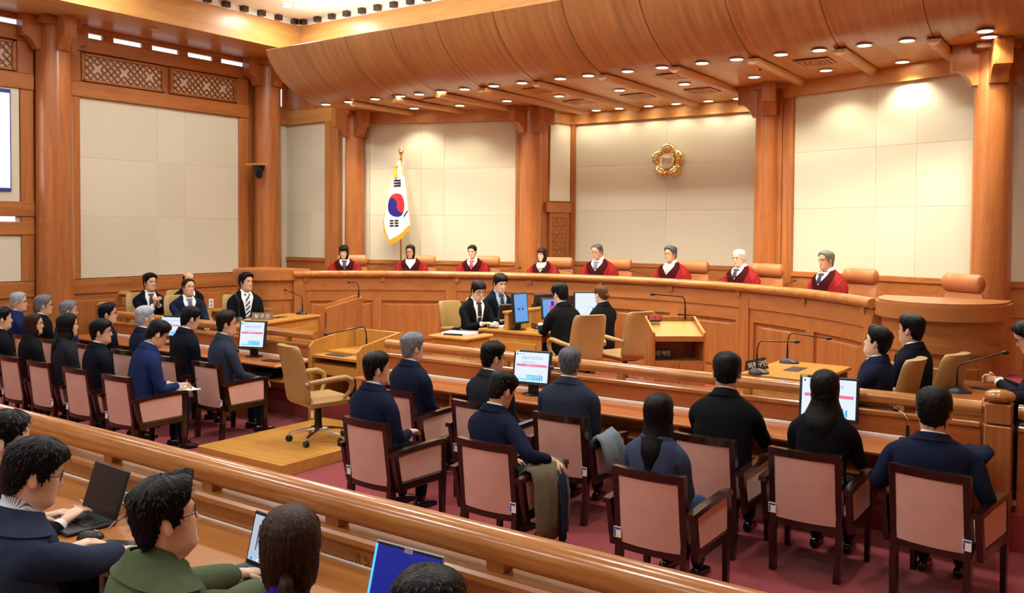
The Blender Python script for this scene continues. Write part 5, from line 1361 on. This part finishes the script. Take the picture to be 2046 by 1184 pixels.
# sign in the lectern's shelf, partly hidden by the side
sg = thing('sign', 'dark sign with white letters lying in the lectern shelf', 'sign', lr.matrix_world @ Vector((0, 0, 0)), radians(38))
sg.location = (-4.2 + cos(radians(38)) * -.16 - sin(radians(38)) * -.10, 9.12 + sin(radians(38)) * -.16 + cos(radians(38)) * -.10, WELL + .645)
MB().box(-.12, .10, -.004, .02, 0, .12, .002).build('plate', 'dark_plastic', sg)
text_mesh('대린개인', .058, 'lettering', 'letter_white', TR(-.012, -.006, .066, 0, pi / 2), sg)
tm = thing('timer', 'black timer showing red zeros on the lectern', 'timer', (-4.2 + cos(radians(38)) * -.2 - sin(radians(38)) * .12, 9.12 + sin(radians(38)) * -.2 + cos(radians(38)) * .12, WELL + 1.028), radians(38))
M = Matrix.Rotation(-.35, 4, 'X')
MB().box(-.075, .075, -.03, .03, .012, .075, .004, 0, M).build('case', 'black_plastic', tm); text_mesh('00:00', .058, 'digits', 'led_red', M @ TR(0, -.032, .043, 0, pi / 2), tm, .001)
mic((-4.2 + cos(radians(38)) * .17 - sin(radians(38)) * .20, 9.12 + sin(radians(38)) * .17 + cos(radians(38)) * .20, WELL + 1.06), radians(140), 'gooseneck microphone on the lectern with the timer', .26, .34, 'none', .03, .010)
mic((-9.3 + .62 * .22, 8.98 + .78 * .22, WELL + 1.07), radians(95), 'gooseneck microphone on the lectern seen from its side', .22, .12, 'none', 0, .010)
# desk microphones in the well
mic((-10.62, 8.18, WELL + DZ), radians(60), 'microphone on the near end of the petitioners desk', .24, .30, 'wedge', .06)
mic((-10.62, 9.36, WELL + DZ), radians(92), 'microphone on the far end of the petitioners desk', .24, .34, 'wedge', .08)
mic((-2.86, 8.98, WELL + DZ), radians(-62), 'microphone on the far end of the respondents desk', .26, .34, 'wedge', -.05)
mic((-2.88, 8.14, WELL + DZ), radians(-50), 'microphone on the near end of the respondents desk', .26, .32, 'wedge', -.01)
mic((-1.18, 8.2, WELL + DZ), radians(-66), 'microphone on the desk at the right edge', .20, .30, 'wedge', .10)
# nameplates
def nameplate(text, x, y, rz, label, mat, w=.30, roll=0.0, size=.085):
    t = thing('nameplate', label, 'nameplate', (x, y, WELL + DZ), radians(rz))
    M = Matrix.Rotation(roll, 4, 'Y')
    prof = [(-.045, 0), (.045, 0), (.004, .105), (-.004, .105)]
    mb = MB().profx(prof, -w / 2, w / 2); mb.xf(M); mb.build('block', mat, t)
    text_mesh(text, size, 'lettering', 'letter_white', M @ TR(0, -.0265, .050, 0, radians(69)), t, .0015)
nameplate('청 구 인', -10.42, 8.44, 40, 'brown nameplate on the petitioners desk', 'olive_sign', .30, 0, .068)
nameplate('피청구인', -2.98, 8.36, 55, 'dark nameplate on the respondents desk', 'dark_sign', .22, -.12, .06)

# ---- monitors
def monitor(label, x, y, z, rz, kind='notice', w=.36, h=.30, tilt=-8, grp='monitors on the public counters', stand=.10):
    t = thing('monitor', label, 'monitor', (x, y, z), radians(rz), grp)
    M = Matrix.Translation((0, 0, stand + h / 2)) @ Matrix.Rotation(radians(tilt), 4, 'X')
    MB().box(-w / 2, w / 2, -.02, .022, -h / 2, h / 2, .008, 0, M).build('bezel', 'dark_plastic', t)
    MB().lathe([(.11, 0), (.11, .008), (.09, .014), (.03, .018)], 24, (0, .03, 0)).build('base', 'black_plastic', t, True)
    MB().box(-.055, .055, .02, .05, .012, stand + h * .45, .008).build('neck', 'black_plastic', t)
    b = .022
    def scr(u0, u1, v0, v1, mat, nm, off=.0006): return MB().box(u0, u1, -.0205 - off, -.0195, v0, v1, 0, 0, M).build(nm, mat, t)
    sw, sh = w / 2 - b, h / 2 - b
    if kind == 'back': return t
    s = scr(-sw, sw, -sh + .008, sh, {'notice': 'screen_white', 'sky': 'screen_sky', 'photo': 'screen_photo', 'white': 'screen_white'}[kind], 'screen')
    def sub(u0, u1, v0, v1, mat, nm): o = MB().box(u0 * sw, u1 * sw, -.0222, -.0208, v0 * sh, v1 * sh, 0, 0, M).build(nm, mat, s); return o
    if kind == 'notice':
        text_mesh('오늘의 선고안내', .034, 'heading', 'screen_blue', M @ TR(0, -.0222, sh * .62, 0, pi / 2), s, .0002)
        text_mesh('헌법재판소', .014, 'court_name', 'screen_blue', M @ TR(-sw * .62, -.0222, sh * .86, 0, pi / 2), s, .0002)
        mb = MB().lathe([(.008, 0), (.008, .001)], 10, M=M @ TR(-sw * .9, -.0215, sh * .86, 0, pi / 2)); mb.build('court_mark', 'screen_navy', s)
        sub(-.9, .92, .06, .22, 'screen_pink', 'banner'); text_mesh('대심판정   선  고', .017, 'banner_text', 'screen_white', M @ TR(0, -.0226, sh * .14, 0, pi / 2), s, .0002)
        text_mesh('헌법재판소 탄핵심판 사건', .014, 'line_text', 'screen_blue', M @ TR(-sw * .15, -.0222, sh * .32, 0, pi / 2), s, .0002)
        sub(-.82, .1, -.86, -.74, 'screen_cyan', 'building_wing'); sub(-.28, .66, -.84, -.58, 'screen_cyan', 'building_front'); sub(-.28, .42, -.56, -.5, 'screen_sky', 'building_roof')
        for k in range(5): sub(.06 + k * .09, .10 + k * .09, -.84, -.6, 'screen_blue', 'building_column')
        sub(.5, .56, -.84, -.44, 'screen_blue', 'building_edge'); sub(.64, .7, -.84, -.5, 'screen_blue', 'building_edge')
        MB().box(-w / 2 + .012, -w / 2 + .06, -.0215, -.0195, h / 2 - .02, h / 2 - .005, 0, 0, M).build('yellow_label', 'yellow_label', t)
        for k in range(5): MB().box(w * .12 + k * .025, w * .12 + k * .025 + .012, -.0215, -.0195, -h / 2 + .012, -h / 2 + .016, 0, 0, M).build('button', 'grey_plastic', t)
    elif kind == 'sky':
        for u in (-.5, .1): sub(u, u + .25, -.12, .02, 'screen_navy', 'desktop_icon')
    elif kind == 'photo':
        sub(-1, -.45, -.95, 1, 'screen_sky', 'picture_left'); sub(-.35, .25, -.95, .3, 'screen_mag', 'picture_middle'); sub(-.2, .1, .3, .8, 'screen_navy', 'picture_head'); sub(.3, 1, -.95, -.3, 'screen_pink', 'picture_right'); sub(.3, 1, -.3, 1, 'screen_photo', 'picture_wall')
    elif kind == 'white':
        text_mesh('자막', .035, 'caption', 'screen_cyan', M @ TR(sw * .3, -.0222, -sh * .1, 0, pi / 2), s, .0002); sub(.55, .95, -.24, -.18, 'screen_navy', 'caption_line')
    return t
CZ = .72
monitor('monitor showing the court notice between two men right of the stand', -4.84, 7.22, CZ, 10, 'notice', .40, .34, -10)
monitor('monitor showing the court notice left of the tan swivel chair', -9.1, 7.22, CZ, 22, 'notice', .37, .36, -10)
monitor('monitor half hidden by the woman with long wavy hair', -2.0, 7.30, CZ, 6, 'notice', .46, .36, -8)
monitor('small monitor behind the black-haired man with glasses at far left', -10.95, 7.30, CZ, 20, 'notice', .36, .30, -8)
gm = 'monitors on the clerks desk'
KZ = WELL + DZ
monitor('tall blue monitor on the clerks desk facing right', -6.72, 9.72, KZ, 84, 'sky', .30, .42, -6, gm, .08)
monitor('monitor with a courtroom picture before the typing clerk', -6.58, 10.32, KZ, 50, 'photo', .34, .30, -14, gm, .10)
monitor('large white monitor standing upright behind the typing clerk', -6.42, 10.95, KZ, 40, 'white', .36, .40, -4, gm, .06)
monitor('dark monitor seen from behind before the writing clerk', -7.06, 9.95, KZ, -112, 'back', .34, .22, -16, gm, .10)
monitor('dark monitor seen from behind before the young clerk', -7.02, 10.78, KZ, -116, 'back', .36, .26, -14, gm, .16)
monitor('third dark monitor seen from behind at the far end of the clerks desk', -6.72, 11.0, KZ, -150, 'back', .34, .26, -14, gm, .14)
# counter microphones
mic((-9.55, 7.28, CZ), radians(160), 'microphone on a brass-rimmed base left of the notice monitor', .12, .08, 'round', .02); mic((-11.35, 7.3, CZ), radians(120), 'microphone on a brass-rimmed base at the far left of the counter', .16, .12, 'round', 0)
mic((-1.40, 7.28, CZ), radians(60), 'microphone on a brass-rimmed base right of the right monitor', .18, .05, 'round', .02, .012); mic((-4.42, 7.26, CZ), radians(100), 'black microphone pointing left before the middle monitor', .24, .14, 'round', 0, .012)
# small things on the clerks desk
t = thing('stenotype', 'black stenotype box with keys under the typing hands', 'stenotype', (-6.38, 9.98, KZ), radians(60))
MB().box(-.16, .16, -.1, .1, 0, .085, .008).build('case', 'black_plastic', t); MB().box(-.13, .13, -.09, .03, .085, .092, .002).build('keys', 'dark_plastic', t); MB().box(-.12, .08, .04, .09, .085, .092, .001).build('display', 'screen_grey', t)
t = thing('desk_phone', 'black desk phone between the clerks monitors', 'telephone', (-6.62, 10.02, KZ), radians(50))
MB().box(-.08, .08, -.09, .09, 0, .03, .01).build('base', 'black_plastic', t); MB().tube([(-.06, -.08, .05), (-.06, -.06, .06), (-.06, .06, .06), (-.06, .08, .05)], [.018, .014, .014, .018], 8).build('handset', 'black_plastic', t, True)
t = thing('laptop_stack', 'white laptop with black folder on the small cabinet', 'laptop', (-7.08, 8.88, WELL + .72), radians(14))
MB().box(-.2, .2, -.14, .14, .0, .012, .003).build('lower_shell', 'white_plastic', t); MB().box(-.2, .2, -.14, .14, .014, .032, .004).build('lid', 'white_plastic', t); MB().box(-.16, .1, -.143, -.14, .004, .024, .001).build('drive_slot', 'black_plastic', t)
t = thing('black_folder', 'black folder and cable lying behind the white laptop', 'folder', (-7.12, 9.10, WELL + .72), radians(10))
MB().box(-.2, .2, -.05, .06, 0, .03, .006).build('folder', 'black_plastic', t); MB().tube([(-.24, 0, .03), (-.2, .02, .05), (-.12, .0, .05)], .022, 8).build('cable_roll', 'black_plastic', t, True)
t = thing('notepad', 'notepad under the writing clerk\'s hand', 'notepad', (-7.18, 9.86, KZ), radians(-80)); MB().box(-.07, .07, -.1, .1, 0, .012, .001).build('pages', 'paper', t)
t = thing('calculator', 'dark calculator beside the notepad', 'calculator', (-7.12, 9.66, KZ), radians(-60)); MB().box(-.05, .05, -.07, .07, 0, .02, .003).build('case', 'dark_plastic', t); MB().box(-.04, .04, .03, .06, .02, .022).build('display', 'paper_grey', t)
# judge microphones
jm = [(-44, 10), (-33.7, -30), (-18, 20), (-14, 25), (-6, -40), (6.5, -30), (18, 20), (29.5, 25)]
for (a, r_), w_ in zip(jm, ('first', 'second', 'third', 'fourth', 'fifth', 'sixth', 'white-haired', 'rightmost')):
    x_, y_ = arc(BR + .42, a)
    mic((x_, y_, 1.54), radians(180 - a + 70 * (1 if r_ > 0 else -1)), 'thin gooseneck microphone on the bench before the %s judge' % w_, .14, .24, 'none', .06, .007, 'microphones along the bench')

# ---- flag
fl = thing('flag', 'national flag with gold fringe on a standing pole behind the bench', 'flag', (-10.6, 11.62, DAIS))
MB().tube([(0, 0, .03), (0, 0, 2.86)], .016, 10).build('pole', 'brass', fl, True); MB().lathe([(.16, 0), (.16, .03), (.05, .06), (.02, .12)], 20).build('stand', 'brass', fl, True)
MB().lathe([(.012, 2.86), (.03, 2.88), (.02, 2.9), (.04, 2.92), (.052, 2.95), (.045, 2.985), (.02, 3.01), (.006, 3.04)], 14).build('finial', 'gold', fl, True)
NR, NCf = 34, 24
def cloth(u, v):      # u 0..1 across, v 0..1 downwards -> point; draped, narrow at the top
    zt_, = (2.80,)
    wl_ = .035 + .30 * v ** .8; wr = .03 + .27 * v ** .85
    x_ = -wl_ + (wl_ + wr) * u
    low = 1.40 if u < .3 else 1.40 + (u - .3) * .34 if u > .3 else 1.40
    lo = 1.40 + (.36 * (.3 - u) / .3 * 1.0 if u < .3 else .26 * (u - .3) / .7)
    z_ = zt_ - (zt_ - lo) * v
    y_ = -.05 - .06 * v * sin(u * 7 + .6) - .05 * sin(pi * u) * (0.3 + v)
    return Vector((x_, y_, z_))
vs = [cloth(j / NCf, i / NR) for i in range(NR + 1) for j in range(NCf + 1)]; nf = len(vs)
vs += [p + Vector((0, .012, 0)) for p in vs]
fs = []
for i in range(NR):
    for j in range(NCf):
        a = i * (NCf + 1) + j; fs.append((a, a + NCf + 1, a + NCf + 2, a + 1)); fs.append((nf + a, nf + a + 1, nf + a + NCf + 2, nf + a + NCf + 1))
for i in range(NR):
    for j in (0, NCf):
        a = i * (NCf + 1) + j; fs.append((a, a + NCf + 1, nf + a + NCf + 1, nf + a))
for j in range(NCf): a = NR * (NCf + 1) + j; fs.append((a, a + 1, nf + a + 1, nf + a))
cl_ = MB().add(vs, fs).build('cloth', 'flag_white', fl, True, 1.5)
def on_cloth(pts, off):
    out = []
    for (u, v) in pts: out.append(cloth(u, v) + Vector((0, -off, 0)))
    return out
def find_uv(x, z):
    u, v = .5, .5
    for _ in range(12):
        lo = 1.40 + (.36 * (.3 - u) / .3 if u < .3 else .26 * (u - .3) / .7)
        v = min(1, max(0, (2.80 - z) / (2.80 - lo))); a_, b_ = .035 + .30 * v ** .8, .03 + .27 * v ** .85
        u = min(1, max(0, (x + a_) / (a_ + b_)))
    return u, v
TX, TZ, TRd = -.03, 2.02, .185
def disc(fn, name, mat, off):
    n = 12; g = 2 * TRd / n; m = MB(); sub_ = 16
    # polar fan triangulated grid
    vs_, fs_ = [], []
    rings_ = 7; seg = 40
    for i in range(rings_ + 1):
        for j in range(seg):
            a = 2 * pi * j / seg; r = TRd * i / rings_; X, Z = r * cos(a), r * sin(a)
            u, v = find_uv(TX + X, TZ + Z * 1.12); vs_.append(cloth(u, v) + Vector((0, -off, 0)))
    for i in range(rings_):
        for j in range(seg):
            a = 2 * pi * (j + .5) / seg; r = TRd * (i + .5) / rings_; X, Z = r * cos(a), r * sin(a)
            if fn(X / TRd, Z / TRd): fs_.append((i * seg + j, i * seg + (j + 1) % seg, (i + 1) * seg + (j + 1) % seg, (i + 1) * seg + j))
    m.add(vs_, fs_).build(name, mat, cl_, True)
ca, sa = cos(radians(-14)), sin(radians(-14))
def red(X, Z):
    x, z = X * ca + Z * sa, -X * sa + Z * ca
    if (x - .5) ** 2 + z * z < .25: return True
    if (x + .5) ** 2 + z * z < .25: return False
    return z > 0
disc(red, 'red_half', 'flag_red', .004); disc(lambda X, Z: not red(X, Z), 'blue_half', 'flag_blue', .004)
def bars(cx_, cz_, rot, brk, nm):
    m = MB(); c, s = cos(rot), sin(rot)
    for k in (-1, 0, 1):
        segs = [(-.075, .075)] if not brk else [(-.075, -.008), (.008, .075)]
        for (a, b) in segs:
            q = []
            for (X, Z) in ((a, k * .045 - .015), (b, k * .045 - .015), (b, k * .045 + .015), (a, k * .045 + .015)):
                u, v = find_uv(cx_ + X * c - Z * s, cz_ + X * s + Z * c); q.append(cloth(u, v) + Vector((0, -.006, 0)))
            m.add(q, [(0, 1, 2, 3)])
    m.build(nm, 'flag_black', cl_)
bars(-.02, 2.405, .04, False, 'trigram'); bars(-.075, 1.70, .02, True, 'trigram')
m = MB()
for k in range(3):
    q = []
    for (X, Z) in ((-.03, k * .045), (.03, k * .045 + .05), (.028, k * .045 + .075), (-.032, k * .045 + .028)):
        u, v = find_uv(.175 + k * .022 + X * 1.1, 1.80 - k * .04 + Z * 1.3); q.append(cloth(u, v) + Vector((0, -.006, 0)))
    m.add(q, [(0, 1, 2, 3)])
m.build('trigram', 'flag_black', cl_)
# fringe as strands along the hem
m = MB()
for i in range(70):
    u = i / 69; p = cloth(u, 1.0); q = p + Vector((RND.uniform(-.006, .006), -.004, -.085 - RND.uniform(0, .015)))
    m.tube([p + Vector((0, -.006, .01)), q], [.006, .004], 5)
m.build('fringe', 'gold_fringe', fl, True)
m = MB()
for i in range(14):
    p = cloth(0, .74 + .26 * i / 13); m.tube([p, p + Vector((-.02, -.003, -.075))], [.006, .004], 5)
for i in range(10): p = cloth(1, .02 + .2 * i / 9); m.tube([p, cloth(1, .02 + .2 * (i + 1) / 9)], .012, 6)
m.build('side_fringe', 'gold_fringe', fl, True)
m = MB().tube([(0, -.03, 2.84), (-.03, -.06, 2.72), (-.05, -.08, 2.66)], .012, 8); m.tube([(-.05, -.1, 2.66), (-.05, -.1, 2.62), (-.05, -.1, 2.50)], [.02, .03, .034], 12); m.tube([(-.12, -.09, 2.69), (.0, -.09, 2.70)], .012, 6)
m.build('tassel', 'gold_fringe', fl, True)

# ---- gold emblem on the back wall
em = thing('emblem', 'gold five-petalled flower emblem with two-syllable centre on the back wall', 'emblem', (-6.43, 13.665, 3.52))
m = MB(); nA, nR = 100, 8; vs = []; fs = []
def petr(a):
    q = (a - pi / 2) % (2 * pi / 5); q = q - 2 * pi / 5 if q > pi / 5 else q
    t_ = abs(q) / (pi / 5); r = .30 * (1 - .26 * t_ ** 2.2); r += .012 * cos(q * 20) * (1 - t_); return r, t_
for k, (sc_, yy) in enumerate(((1, .0), (1, -.02), (.97, -.045), (.88, -.07), (.72, -.075), (.55, -.06), (.42, -.05), (.36, -.055))):
    for j in range(nA):
        a = 2 * pi * j / nA; r, t_ = petr(a); rr2 = .12 + (r - .12) * (sc_ - .36) / .64 if sc_ < 1 else r
        wav = .012 * cos(5 * (a - pi / 2)) * sin(pi * min(1, (1 - sc_) / .64)) + .006 * cos(25 * (a - pi / 2)) * (1 if .3 < sc_ < .8 else 0)
        vs.append((rr2 * cos(a), yy - wav - (0.03 * (1 - t_ ** 2) if 0.5 < sc_ < .98 else 0), rr2 * sin(a)))
for i in range(7):
    for j in range(nA): fs.append((i * nA + j, i * nA + (j + 1) % nA, (i + 1) * nA + (j + 1) % nA, (i + 1) * nA + j))
fs.append(tuple(range(7 * nA, 8 * nA))); m.add(vs, fs).build('petals', 'gold', em, True, .9)
M = Matrix.Rotation(pi / 2, 4, 'X')
MB().lathe([(.128, .05), (.128, .078), (.12, .082)], 36, M=M).build('disc', 'ivory_disc', em, True); MB().lathe([(.135, .05), (.14, .07), (.13, .085), (.126, .08)], 36, M=M).build('disc_rim', 'gold', em, True)
text_mesh('헌법', .105, 'lettering', 'letter_gold', TR(0, -.084, 0, 0, pi / 2), em, .003)

# ---- wall things at left
sc_ = thing('wall_screen', 'large lit white screen set in the left wall', 'screen', (XW + .03, 5.4, 2.75))
MB().box(0, .03, -1.95, 1.16, -.03, 1.68, .004).build('surround', 'fabric_wall', sc_); MB().box(.03, .06, -1.8, 1.03, .12, 1.62, .004).build('frame', 'tag_blue', sc_); MB().box(.06, .064, -1.78, 1.01, .17, 1.56).build('display', 'screen_big', sc_); MB().box(.0635, .066, -1.2, .80, .75, .88).build('display_banner', 'screen_pink', sc_)
cm = thing('camera', 'black dome camera under a small wooden shelf on the corner column', 'camera', (-13.2, 10.62, 3.2))
MB().box(-.28, .12, -.09, .09, .30, .34, .004).build('shelf', 'desk_light', cm); MB().box(-.08, .08, -.08, .08, .24, .30, .01).build('mount', 'black_plastic', cm)
MB().ball((0, 0, .14), (.075, .075, .085), 14).build('body', 'black_plastic', cm, True); MB().tube([(.03, -.03, .14), (.085, -.085, .13)], [.05, .045], 12).build('lens_barrel', 'black_metal', cm, True); MB().box(-.09, .09, -.05, .05, .2, .26, .008).build('yoke', 'black_plastic', cm)
oc = thing('wall_socket', 'white wall socket on the left wainscot', 'socket', (XW + .055, 9.9, .98)); MB().box(0, .012, -.05, .05, -.085, .085, .004).build('plate', 'white_plastic', oc)
for z_ in (-.035, .035): MB().box(.012, .014, -.02, .02, z_ - .02, z_ + .02, 0).build('outlet', 'grey_plastic', oc)

# ---- coats
def coat(label, loc, rz, path, mat, w=.2, seed=1, mat2=None):
    """cloth hung over something: folded sheet following a (y,z) path, thick and wrinkled"""
    t = thing('coat', label, 'coat', loc, radians(rz), 'coats laid over chairs'); m = MB(); n = 14; rings = []
    for i, (yy, zz, ww) in enumerate(path):
        a = Vector((0, path[min(i + 1, len(path) - 1)][0] - path[max(i - 1, 0)][0], path[min(i + 1, len(path) - 1)][1] - path[max(i - 1, 0)][1])).normalized(); nrm = Vector((0, -a.z, a.y)); up_, dn_ = [], []
        for j in range(n + 1):
            u = -1 + 2 * j / n; wr = noise.noise(Vector((u * 2.3 + seed, i * .55, seed))) * .035 + noise.noise(Vector((u * 6 + seed, i * .8, seed + 3))) * .014; c = Vector((u * ww * (1 + .08 * noise.noise(Vector((i * .7, seed, 0)))), yy, zz))
            up_.append(c + nrm * (.022 + wr) * (1 if abs(u) < .99 else .3)); dn_.append(c + nrm * (wr * .6 - .014) * (1 if abs(u) < .99 else .3))
        rings.append(up_ + dn_[::-1])
    m.loft(rings, True, True, True); m.build('cloth', mat, t, True, 2.0)
    if mat2:
        m = MB(); rings = []
        for i, (yy, zz, ww) in enumerate(path[3:]):
            rings.append([(-ww * .5 + .15 * ww * k / 6 * 2, yy + .05 + .012 * sin(k * 2 + i), zz - .01 * k) for k in range(7)] + [(-ww * .5 + .15 * ww * k / 6 * 2, yy + .03, zz - .01 * k) for k in range(6, -1, -1)])
        m.loft(rings, True, True, True).build('sleeve', mat2, t, True, 2.0)
    return t
coat('khaki coat hanging over the right armrest of a second-row chair', (-3.40, 5.22, 0), -90, [(-.10, .60, .16), (-.07, .655, .19), (-.02, .685, .2), (.03, .675, .2), (.07, .60, .21), (.085, .45, .22), (.09, .3, .22), (.09, .18, .2)], 'coat_khaki', .2, 4, 'suit_slate')
coat('grey coat bunched over the right armrest of a front-row chair', (-3.45, 6.22, 0), -90, [(-.06, .60, .13), (-.05, .67, .15), (0, .71, .16), (.04, .68, .16), (.075, .58, .16), (.085, .47, .13), (.07, .42, .09)], 'coat_grey', .2, 9)
coat('dark navy coat heaped on the counter before the rightmost man', (-1.02, 7.06, 0), 0, [(-.16, .735, .2), (-.15, .765, .22), (-.06, .80, .235), (.05, .805, .22), (.12, .77, .19), (.14, .735, .16)], 'suit_navy', .3, 14)
coat('dark bag and folded coat on the shelf under the left counter', (-8.7, 7.2, 0), 0, [(-.16, .525, .16), (-.15, .57, .18), (-.05, .63, .2), (.05, .62, .2), (.1, .56, .18), (.12, .53, .15)], 'suit_charcoal', .2, 21)
# notebook on the writer's lap
nb = thing('notebook', 'open white notebook on the lap of the man writing', 'notebook', (-8.16, 5.60, .635), radians(-14))
for s in (-1, 1):
    M = Matrix.Rotation(radians(-s * 6), 4, 'Y'); MB().box(0, s * .15, -.11, .11, 0, .010, .001, 0, M).build('page_block', 'paper', nb)
MB().tube([(.085, .02, .012), (.05, .12, .13)], .004, 6).build('pen', 'dark_plastic', nb)
# ---- press desk things
PZ = .97
def laptop(label, x, y, rz, w, d, open_deg, body, scr, keys='black_plastic', strip=None):
    t = thing('laptop', label, 'laptop', (x, y, PZ), radians(rz), 'open laptops on the press desk')
    MB().box(-w / 2, w / 2, -d / 2, d / 2, .004, .018, .004).build('base', body, t)
    kb = MB().box(-w / 2 + .02, w / 2 - .02, -d / 2 + .09, d / 2 - .02, .018, .0195, 0).build('keyboard', keys, t)
    m = MB()
    for r in range(5):
        for c in range(13): m.box(-w / 2 + .026 + c * (w - .052) / 13, -w / 2 + .026 + (c + .82) * (w - .052) / 13, -d / 2 + .095 + r * .0185, -d / 2 + .11 + r * .0185, .0195, .022)
    m.build('keys', 'dark_plastic', kb); MB().box(-.05, .05, -d / 2 + .01, -d / 2 + .075, .018, .0188).build('trackpad', 'dark_plastic', t)
    M = Matrix.Translation((0, d / 2 - .004, .014)) @ Matrix.Rotation(radians(90 - open_deg), 4, 'X')
    M = Matrix.Translation((0, d / 2 - .004, .014)) @ Matrix.Rotation(-radians(open_deg - 90), 4, 'X')
    lid = MB().box(-w / 2, w / 2, -.004, .004, 0, d, .004, 0, M).build('lid', body, t); MB().box(-w / 2 + .006, w / 2 - .006, -.0048, -.004, .006, d - .006, 0, 0, M).build('bezel', 'black_plastic', lid)
    s = MB().box(-w / 2 + .012, w / 2 - .012, -.0056, -.0048, .018, d - .014, 0, 0, M).build('screen', scr, lid)
    if strip == 'doc':
        s_ = s
        for i in range(8): MB().box(.02, .02 + .03 + .01 * (i % 3), -.0062, -.0056, .04 + i * .018, .05 + i * .018, 0, 0, M).build('text_line', 'screen_ink', lid)
        MB().box(-w / 2 + .05, -w / 2 + .056, -.0062, -.0056, .06, .16, 0, 0, M).build('text_line', 'screen_ink', lid)
        for i in range(9): MB().box(-w / 2 + .03 + i * .02, -w / 2 + .042 + i * .02, -.0062, -.0056, .02, .03, 0, 0, M).build('dock_icon', ('screen_blue', 'screen_cyan', 'screen_white')[i % 3], lid)
    if strip == 'edge':
        MB().box(-w / 2 + .004, -w / 2 + .014, -.0066, -.0056, .01, d - .012, 0, 0, M).build('lit_edge', 'screen_edge', lid); MB().box(-.02, .02, -.0072, -.0056, d - .022, d - .004, 0, 0, M).build('camera_cover', 'grey_plastic', lid)
    return t
laptop('open dark laptop with a black screen on the press desk', -4.00, 2.16, -3, .33, .23, 108, 'dark_plastic', 'screen_dark')
laptop('open laptop with a grey document on screen beside the woman reporter', -2.80, 2.19, -4, .31, .21, 104, 'dark_plastic', 'screen_grey', strip='doc')
laptop('open silver laptop with a deep blue screen at the bottom', -2.12, 2.22, 2, .32, .22, 106, 'grey_plastic', 'screen_deep', strip='edge')
t = thing('mouse', 'black computer mouse beside the dark laptop', 'mouse', (-3.76, 2.10, PZ), radians(-50)); m = MB()
m.loft([[(.03 * s_ * cos(2 * pi * k / 14), y_, max(0, hgt * sin(2 * pi * k / 14))) for k in range(14)] for y_, s_, hgt in ((-.055, .5, .012), (-.045, .9, .024), (-.01, 1.0, .036), (.03, 1.0, .03), (.05, .8, .018), (.056, .4, .008))]).build('shell', 'black_plastic', t, True); MB().tube([(0, .015, .034), (0, .035, .03)], .005, 6).build('wheel', 'grey_plastic', t, True)
t = thing('smartphone', 'black smartphone lying by the hand of the coat-wearing reporter', 'phone', (-3.58, 2.13, PZ), radians(-62)); MB().box(-.037, .037, -.078, .078, 0, .008, .003).build('body', 'black_plastic', t); MB().box(-.034, .034, -.074, .074, .008, .0085).build('glass', 'screen_dark', t)
t = thing('paper_sheet', 'white paper sheets under the reporter\'s hand', 'paper', (-3.42, 2.14, PZ), radians(-40)); MB().box(-.09, .09, -.13, .13, 0, .003).build('sheet', 'paper', t)
t = thing('power_strip', 'white power strip with a plugged charger behind the dark laptop', 'power strip', (-4.02, 2.46, PZ), radians(-4)); MB().box(-.02, .2, -.028, .028, 0, .035, .006).build('bar', 'white_plastic', t); MB().box(.10, .15, -.022, .022, .035, .085, .006).build('charger', 'white_plastic', t); MB().tube([(.125, 0, .085), (.125, 0, .105)], .008, 8).build('plug', 'white_plastic', t, True)
tag(MB().tube([(-4.3, 2.47, PZ + .01), (-4.2, 2.42, PZ + .006), (-4.1, 2.45, PZ + .008), (-4.04, 2.46, PZ + .012)], .004, 6).build('white_cable', 'white_plastic', None, True), 'white cable running to the power strip', 'cable', 'cables on the press desk')
tag(MB().tube([(-4.32, 2.36, PZ + .005), (-4.22, 2.34, PZ + .005), (-4.26, 2.29, PZ + .005), (-4.18, 2.30, PZ + .005)], .003, 6).build('looped_cable', 'white_plastic', None, True), 'thin white cable looped beside the dark laptop', 'cable', 'cables on the press desk')
tag(MB().tube([(-3.895, 2.46, PZ + .105), (-3.90, 2.45, PZ + .13), (-3.88, 2.42, PZ + .12), (-3.85, 2.35, PZ + .03), (-3.84, 2.26, PZ + .01)], .0025, 6).build('charging_cable', 'black_plastic', None, True), 'black cable from the charger to the dark laptop', 'cable', 'cables on the press desk')
t = thing('eyeglasses', 'clear pink eyeglasses lying on the press desk', 'eyeglasses', (-3.80, 2.34, PZ), radians(20)); plain('pink_clear', 'd8867a', .15)
m = MB()
for s_ in (-1, 1):
    m.tube([(s_ * .033 + .025 * cos(2 * pi * i / 14), 0, .028 + .022 * sin(2 * pi * i / 14)) for i in range(15)], .003, 6); m.tube([(s_ * .06, 0, .035), (s_ * .058, -.06, .02), (s_ * .05, -.12, .004)], .0028, 6)
m.tube([(-.01, 0, .035), (.01, 0, .035)], .003, 6); m.build('frame', 'pink_clear', t, True)
t = thing('spare_phone', 'black phone on the desk by the clasped hands at right', 'phone', (-1.06, 8.5, WELL + DZ), radians(70)); MB().box(-.037, .037, -.07, .07, 0, .01, .003).build('body', 'black_plastic', t)
t = thing('name_card', 'small white card on the right railing beside the bench end', 'card', (-.62, 9.66, 1.15)); MB().box(-.09, .09, -.004, .004, .0, .06, .001).build('card', 'paper', t)
t = thing('lap_tablet', 'thin dark tablet lying left of the witness stand', 'tablet', (-8.62, 7.14, CZ), radians(8)); MB().box(-.13, .13, -.06, .06, 0, .01, .003).build('body', 'black_plastic', t)
